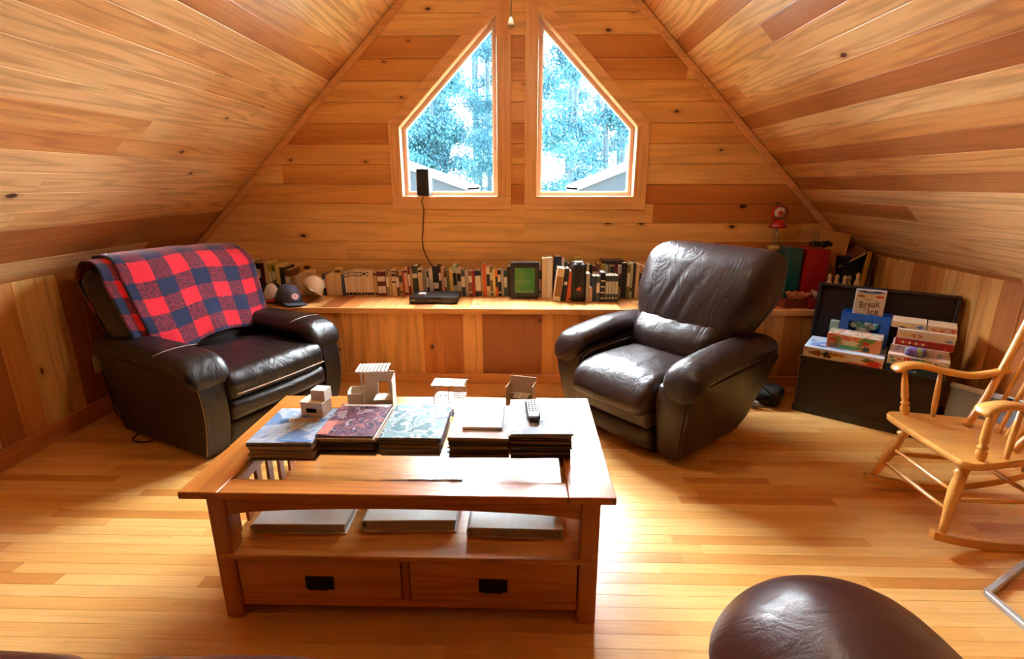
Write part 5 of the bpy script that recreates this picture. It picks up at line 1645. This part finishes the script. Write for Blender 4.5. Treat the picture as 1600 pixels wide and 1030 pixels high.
# dark tangle of small gear on top of the binder
a = at(1262, 388, 3.86)
gz = a.z+.010
cm = thing('camera', 'old dark camera with shiny knobs lying on top of the red binder', 'camera', (at(1278, 385, 3.9).x+.02, 3.90, gz))
bm = bmesh.new(); bx(bm, -.075, .07, -.03, .03, 0, .035, .008, seg=2); obj('camera_body', bm, plain('camera_dark', (44, 26, 22), rough=.4), cm)
for x, r_, h_ in ((-.055, .010, .012), (.02, .014, .012), (.05, .010, .016)):
    bm = bmesh.new(); lathe(bm, [(r_, 0), (r_, h_), (r_*.6, h_+.003), (0, h_+.003)], 14, M=T((x, 0, .035))); obj('knob', bm, plain('camera_chrome', (200, 196, 190), rough=.2, metal=.9), cm)
bm = bmesh.new(); lathe(bm, [(.022, 0), (.022, .02), (.015, .022), (0, .018)], 18, M=T((0, -.03, .016)) @ RX(PI/2)); obj('lens', bm, BLACKP, cm)
# kraft sheet
a = at(1284, 384, 3.98)
ks = bmesh.new()
P_ = [at(1288, 440, 4.02), at(1310, 440, 3.95), at(1330, 366, 4.0), at(1281, 358, 4.1)]
Q_ = [p+Vector((.0, .006, .0)) for p in P_]
vA = [ks.verts.new(p) for p in P_]; vB = [ks.verts.new(p) for p in Q_]
ks.faces.new(vA); ks.faces.new(vB[::-1])
for i in range(4): ks.faces.new([vA[i], vB[i], vB[(i+1) % 4], vA[(i+1) % 4]])
bmesh.ops.recalc_face_normals(ks, faces=ks.faces[:])
o = obj('kraft_envelope', ks, plain('kraft', (196, 144, 72), rough=.7)); tag(o, 'tall brown kraft envelope leaning behind the red binder', 'envelope')
# open folder lying on a slant
fo = thing('folder', 'brown folder lying on a slant above the white figurines', 'folder', at(1310, 419, 3.92))
bm = bmesh.new()
p0 = Vector((0, 0, 0)); p1 = at(1353, 397, 3.82)-fo.location; p2 = at(1340, 386, 4.0)-fo.location; p3 = at(1318, 400, 4.05)-fo.location
for dz, mi in ((0, 1), (.012, 0)):
    q = [p+Vector((0, 0, dz)) for p in (p0, p1, p2, p3)]; r_ = [p+Vector((0, 0, .010)) for p in q]
    va = [bm.verts.new(p) for p in q]; vb = [bm.verts.new(p) for p in r_]
    for f in ([va[::-1], vb]+[[va[i], va[(i+1) % 4], vb[(i+1) % 4], vb[i]] for i in range(4)]):
        ff = bm.faces.new(f); ff.material_index = mi
bmesh.ops.recalc_face_normals(bm, faces=bm.faces[:])
obj('folder_cover', bm, [plain('folder_brown', (110, 66, 40), rough=.6), plain('folder_edge', (206, 170, 110), rough=.6)], fo)
upright('book', 'dark navy book standing in the corner under the slanted folder', 'book', 1322, 1347, 402, 3.88, .12, plain('corner_navy', (24, 34, 60), rough=.5))
upright('ruler', 'yellow wooden ruler standing upright in the bench corner', 'ruler', 1352, 1359, 393, 3.80, .012, plain('ruler_yellow', (206, 156, 48), rough=.5), lean=R(3.5))
upright('book', 'grey-green book standing in the corner beside the ruler', 'book', 1361, 1368, 396, 3.82, .12, plain('corner_grey', (86, 82, 66), rough=.5))
# white figurines in a row
for i, (u, v, s) in enumerate(((1297, 428, 1.0), (1311, 430, .95), (1321, 431, .9), (1330, 432, .95), (1341, 427, 1.0))):
    p = at(u, 448, 3.70)
    bm = bmesh.new(); h_ = at(u, v, 3.70).z-BZ
    lathe(bm, [(.024, 0), (.026, .010), (.013, .03), (.010, h_*.35), (.016, h_*.5), (.022*s, h_*.68), (.014, h_*.78), (.010, h_*.82), (.015, h_*.9), (.011, h_*.97), (0, h_)], 14)
    o = obj('figurine', bm, plain('figurine_white', (220, 196, 160), rough=.5)); o.location = (p.x, 3.72+.02*(i % 2), BZ)
    tag(o, 'small off-white figurine behind the chest lid, %s' % ('nearest the tissue box', 'second from the tissue box', 'middle one of five', 'second from the ruler', 'nearest the ruler')[i], 'figurine', 'white figurines by the chest lid')
# wicker basket, red cloth, tissues, white dish
bk_ = thing('woven_basket', 'small pink-brown woven basket on the bench behind the recliner', 'basket', (at(1254, 450, 3.70).x, 3.74, BZ+.052))
bm = bmesh.new()
for k in range(4):
    rr0 = .050+.006*k; zz = .008+k*.012
    for s_ in range(10):
        a0 = 2*PI*s_/10
        lathe(bm, [(0, -.008), (.010, -.005), (.012, 0), (.010, .005), (0, .008)], 8, M=T((rr0*1.2*math.cos(a0+k*.3), rr0*.8*math.sin(a0+k*.3), zz)))
lathe(bm, [(0, 0), (.048, 0), (.060, .045), (.055, .045), (.044, .006), (0, .006)], 20)
obj('basket_body', bm, plain('basket_pink', (200, 130, 100), rough=.8), bk_)
bm = bmesh.new(); bx(bm, -.11, .10, 0, .15, 0, .050, .008, seg=2); o = obj('wooden_box', bm, plain('box_redwood', (110, 34, 28), rough=.4)); o.location = (at(1254, 450, 3.66).x, 3.66, BZ); tag(o, 'dark red wooden box on the bench under the woven basket', 'box')
bm = bmesh.new(); bx(bm, -.065, .065, 0, .12, 0, .075, .004); t_ = thing('tissue_box', 'dark red tissue box with a white tissue, on the bench beside the chest lid', 'tissue box', (at(1281, 450, 3.66).x, 3.64, BZ))
obj('box_body', bm, plain('tissue_box_red', (140, 22, 32), rough=.5), t_)
bm = bmesh.new(); rt = random.Random(4)
for k in range(7):
    a0 = 2*PI*k/7
    v_ = [bm.verts.new(q) for q in ((0, .06, .070), (.035*math.cos(a0), .06+.03*math.sin(a0), .105+rt.random()*.02), (.030*math.cos(a0+.7), .06+.025*math.sin(a0+.7), .120+rt.random()*.02))]
    bm.faces.new(v_)
ot = obj('tissue', bm, plain('tissue_white', (236, 228, 216), rough=.8), t_); ot.modifiers.new('thick', 'SOLIDIFY').thickness = .001
wd = bmesh.new(); lathe(wd, [(0, 0), (.028, 0), (.045, .014), (.042, .015), (.026, .004), (0, .004)], 20); o = obj('small_dish', wd, plain('dish_white', (232, 222, 206), rough=.3)); o.location = (at(1288, 463, 3.62).x+.02, 3.685, BZ+.0); o.location.y = 3.66; o.location.x += .06
tag(o, 'small white dish on the bench edge beside the tissue box', 'dish')

# black bag on the floor between recliner and chest
bg = thing('black_bag', 'low black bag with a clear bottle showing, on the floor between recliner and chest', 'bag', (1.62, 3.36, 0), R(-37))
bm = soft_bm((.34, .20, .12), (.05, .05, .05), n=16, wr=.008, wscale=(9, 9, 9)); obj('bag_body', moved(bm, T((0, 0, .062))), plain('bag_fabric', (22, 16, 16), rough=.7), bg, smooth=True)
bm = bmesh.new(); tube(bm, spline([(-.12, -.09, .10), (-.06, -.12, .15), (.04, -.12, .155), (.11, -.09, .10)], 6), .006, 8); obj('strap', bm, BLACKP, bg)
bt = bmesh.new(); tube(bt, [(-.05, -.155, .026), (.05, -.155, .026), (.065, -.155, .026), (.09, -.155, .026)], [.026, .026, .012, .012], 14)
o = obj('bottle', bt, plain('bottle_grey', (150, 146, 140), rough=.15)); o.location = bg.location; o.rotation_euler = bg.rotation_euler; tag(o, 'small greyish bottle lying on the floor in front of the black bag', 'bottle')

# outlet and cords at the left wall
ol = thing('wall_outlet', 'white wall outlet plate on the knee wall behind the wide recliner', 'outlet', (XL+.0, 3.045, .343))
bm = bmesh.new(); bx(bm, 0, .006, -.036, .036, -.058, .058, .002); obj('cover_plate', bm, WHITEP, ol)
for z in (-.022, .022):
    bm = bmesh.new(); bx(bm, .006, .0085, -.016, .016, z-.014, z+.014, .003)
    so_ = obj('socket', bm, plain('socket_white', (214, 212, 206), rough=.4), ol)
    bm = bmesh.new()
    for y in (-.006, .006): bx(bm, .0085, .0090, y-.001, y+.001, z-.003, z+.006, 0)
    obj('slot', bm, BLACKP, so_)
bm = bmesh.new(); tube(bm, spline([(-2.70, 3.02, .30), (-2.66, 3.0, .12), (-2.62, 2.97, .02), (-2.50, 2.93, .006), (-2.42, 2.98, .006), (-2.36, 3.05, .006)], 6), .0045, 8)
o = obj('power_cord', bm, CORDM); tag(o, 'dark cord running from the outlet down behind the wide recliner', 'cord')
bm = bmesh.new(); tube(bm, spline([(-2.30, 2.82, .02), (-2.31, 2.70, .006), (-2.27, 2.645, .006), (-2.19, 2.64, .006), (-2.16, 2.70, .006), (-2.13, 2.78, .03)], 6), .0045, 8)
o = obj('power_cord', bm, CORDM); tag(o, 'loop of dark cord on the floor under the wide recliner', 'cord')

# ------------------------------------------------------------------ ceiling fan with light and its pull chain
fn = thing('ceiling_fan', 'ceiling fan with a pull chain ending in a white bead in front of the windows', 'ceiling fan', (XC, 2.2, RIDGE))
BR = plain('fan_brown', (70, 44, 28), rough=.4)
bm = bmesh.new(); lathe(bm, [(0, .02), (.08, .02), (.08, -.05), (.03, -.10), (.0, -.10)][::-1], 24, M=T((0, 0, -.03))); obj('canopy', bm, BR, fn)
bm = bmesh.new(); lathe(bm, [(.012, -.82), (.012, -.10)], 12); obj('downrod', bm, BR, fn)
bm = bmesh.new(); lathe(bm, [(0, -1.0), (.08, -1.0), (.11, -.95), (.11, -.86), (.05, -.82), (0, -.82)], 28); obj('motor', bm, BR, fn)
for k in range(5):
    bm = bmesh.new(); bx(bm, .12, .62, -.06, .06, -.90, -.893, .003, M=RZ(2*PI*k/5+.3) @ RX(0)); obj('blade', bm, TRIMW, fn)
bm = bmesh.new(); lathe(bm, [(.04, -1.0), (.08, -1.02), (.095, -1.07), (.08, -1.12), (.04, -1.145), (0, -1.15)], 28); obj('glass_globe', bm, emis('lamp_globe', (1.0, .80, .56), LAMP_POWER), fn)
bm = bmesh.new(); cy, cz = .0, 0
ctop = RIDGE
zb = at(798, 36, 2.30).z-RIDGE
tube(bm, [(.0, 0.07, -1.0), (.0, 0.10, -1.02), (0, .10, zb)], .004, 8)
for k in range(60): 
    z_ = -1.03-(k*.012)
    if z_ > zb: lathe(bm, [(0, -.003), (.003, 0), (0, .003)], 6, M=T((0, .10, z_)))
o = obj('pull_chain', bm, plain('chain_white', (236, 226, 206), rough=.4), fn)
bm = bmesh.new(); lathe(bm, [(0, -.022), (.012, -.018), (.014, -.006), (.009, .010), (.005, .020), (0, .021)], 14, M=T((0, .10, zb))); obj('chain_bead', bm, _m['chain_white'], fn, label='white bead')

# ------------------------------------------------------------------ outdoors
bm = bmesh.new()
f = bm.faces.new([bm.verts.new(p) for p in ((-40, YW+.5, -3), (40, YW+.5, -3), (40, 70, -3), (-40, 70, -3))])
o = obj('forest_ground', bm, plain('forest_floor', (92, 96, 70), rough=.9, noise_amt=.4, nscale=2)); o['kind'] = 'structure'
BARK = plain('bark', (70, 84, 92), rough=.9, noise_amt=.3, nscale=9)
def leaf_mat(name, c0, c1):
    m, nt, b, out = base_mat(name)
    oi = N(nt, 'ShaderNodeTexCoord'); nz = N(nt, 'ShaderNodeTexNoise'); nz.inputs['Scale'].default_value = 1.3; nz.inputs['Detail'].default_value = 6
    nt.links.new(oi.outputs['Object'], nz.inputs[0])
    nt.links.new(ramp(nt, nz.outputs['Fac'], [(.35, srgb(c0)), (.65, srgb(c1))]), b.inputs['Base Color'])
    b.inputs['Roughness'].default_value = .8
    return m
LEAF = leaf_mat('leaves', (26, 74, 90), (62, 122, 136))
def tree_meshes(seed, h=13.0, spread=1.9, leaves=5200, low=2.0, needle=False):
    rnd = random.Random(seed)
    bt_ = bmesh.new()
    lean = rnd.uniform(-.3, .3)
    tube(bt_, spline([(0, 0, 0), (lean*.3, 0, h*.35), (lean*.8, .1, h*.7), (lean, 0, h)], 4), [.13*(1-.8*k/12) for k in range(13)], 8)
    br = []
    for k in range(int(h*3.2)):
        z = low+(h-low)*rnd.random()
        a = rnd.random()*2*PI; L = spread*(1-.75*(z-low)/(h-low))*rnd.uniform(.5, 1.1)
        tip = Vector((lean*z/h+L*math.cos(a), L*math.sin(a), z+L*rnd.uniform(-.15, .35)))
        tube(bt_, [(lean*z/h, 0, z), tip], [.022, .006], 5, caps=False)
        br.append((Vector((lean*z/h, 0, z)), tip))
    bl_ = bmesh.new()
    for k in range(leaves):
        a, b_ = rnd.choice(br)
        t = rnd.random()**.6
        c = a.lerp(b_, t)+Vector((rnd.gauss(0, .16), rnd.gauss(0, .16), rnd.gauss(0, .13)))
        s = rnd.uniform(.018, .05)
        q = Euler((rnd.random()*6, rnd.random()*6, rnd.random()*6)).to_matrix()
        w = s*(.35 if needle else .62)
        vs = [bl_.verts.new(c+q @ Vector(p)) for p in ((-s, 0, 0), (0, -w, 0), (s, 0, 0), (0, w, 0))]
        bl_.faces.new(vs)
    return bt_, bl_
protos = []
def make_tree(seed, loc, label, **kw):
    bt_, bl_ = tree_meshes(seed, **kw)
    t = thing('tree', label, 'tree', loc, group='trees outside the windows')
    tr_ = obj('trunk', bt_, BARK, t); lf = obj('foliage', bl_, LEAF, t)
    protos.append(t)
    return t
def copy_tree(src, loc, rz, label, sc=1.0):
    r_ = src.copy(); C.objects.link(r_); r_.location = loc; r_.rotation_euler = (0, 0, rz); r_.scale = (sc, sc, sc)
    r_['label'] = label
    for ch in src.children:
        c = ch.copy(); C.objects.link(c); c.parent = r_
    return r_
A_ = make_tree(1, (-2.15, 13.5, -3), 'leafy tree seen in the middle of the speaker window', h=8.6, leaves=34000, low=2.2)
B_ = make_tree(2, (.95, 13.0, -3), 'slim tree with a dark trunk left of centre in the window without the speaker', h=8.2, leaves=15000, spread=1.5, low=2.8)
C_ = make_tree(3, (-.75, 16.0, -3), 'narrow tree at the right side of the speaker window', h=9.5, leaves=34000, spread=1.8, needle=True)
copy_tree(A_, (-3.3, 17.5, -3), 1.3, 'leafy tree at the left side of the speaker window', 1.15)
copy_tree(C_, (-1.7, 20, -3), 2.0, 'tall tree farther off behind the speaker window trees', 1.2)
copy_tree(B_, (2.35, 14.5, -3), 2.2, 'slim tree right of centre in the window without the speaker', 1.1)
copy_tree(C_, (3.4, 19.0, -3), .7, 'dense tree at the right side of the window without the speaker', 1.15)
copy_tree(B_, (.55, 21, -3), 4.0, 'slim far tree at the left edge of the window without the speaker', 1.45)
copy_tree(A_, (2.0, 24.0, -3), 3.0, 'far tree low in the middle of the window without the speaker', 1.2)
copy_tree(C_, (-4.3, 23.0, -3), 4.4, 'far tree behind the left edge of the speaker window', 1.25)
copy_tree(A_, (-3.1, 14.6, -3), 5.0, 'leafy tree overlapping the left edge of the speaker window', 1.0)
# bare pine trunks farther off
def pine_pole(seed):
    rnd = random.Random(seed); b1 = bmesh.new(); b2 = bmesh.new()
    tube(b1, spline([(0, 0, 0), (.05, 0, 5), (.0, .05, 11), (.1, 0, 16)], 4), [.11-.006*k for k in range(13)], 8)
    for k in range(5000):
        z = rnd.uniform(3.0, 15.5); a = rnd.random()*2*PI; r_ = rnd.random()**.7*(.2+1.3*(15.5-z)/12)
        c = Vector((r_*math.cos(a), r_*math.sin(a), z-.25*r_)); L = rnd.uniform(.04, .09); q = Euler((rnd.random()*6, rnd.random()*6, rnd.random()*6)).to_matrix()
        b2.faces.new([b2.verts.new(c+q @ Vector(p)) for p in ((-L, 0, 0), (0, -.012, 0), (L, 0, 0), (0, .012, 0))])
    return b1, b2
b1, b2 = pine_pole(5)
P_ = thing('pine_tree', 'straight pine trunk showing farthest left in the speaker window', 'tree', (-3.9, 19.5, -3), group='trees outside the windows')
obj('trunk', b1, BARK, P_); obj('foliage', b2, LEAF, P_)
for i, (x, y, lab) in enumerate(((-2.75, 18.2, 'straight pine trunk left of the middle in the speaker window'), (-1.2, 17.8, 'straight pine trunk right of the middle in the speaker window'), (-2.05, 22.5, 'thin far pine trunk in the middle of the speaker window'),
    (1.45, 17.6, 'straight pine trunk left of the middle in the window without the speaker'), (2.6, 20.0, 'thin pine trunk in the middle of the window without the speaker'), (2.95, 16.6, 'straight pine trunk at the far side of the window without the speaker'))):
    copy_tree(P_, (x, y, -3), i*1.1, lab, 1.0)
# lower roofs just outside, left and right
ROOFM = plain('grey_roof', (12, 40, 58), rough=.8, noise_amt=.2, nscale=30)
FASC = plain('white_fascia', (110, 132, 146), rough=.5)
def low_roof(lab, s):
    t = thing('porch_roof', lab, 'roof', (0, 0, 0))
    pts = [at(636 if s < 0 else 985, 258, 6.4), at(730 if s < 0 else 903, 291, 6.4)]
    a, b_ = pts
    a = a+(a-b_)*1.5
    bm = bmesh.new()
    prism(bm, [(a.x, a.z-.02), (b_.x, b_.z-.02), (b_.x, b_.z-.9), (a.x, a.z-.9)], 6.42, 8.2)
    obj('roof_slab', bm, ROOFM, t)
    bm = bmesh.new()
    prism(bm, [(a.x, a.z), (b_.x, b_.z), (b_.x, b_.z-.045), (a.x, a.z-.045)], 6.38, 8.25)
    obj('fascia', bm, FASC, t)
low_roof('lower roof with a white edge seen low in the speaker window', -1)
low_roof('lower roof with a white edge low in the window without the speaker', 1)
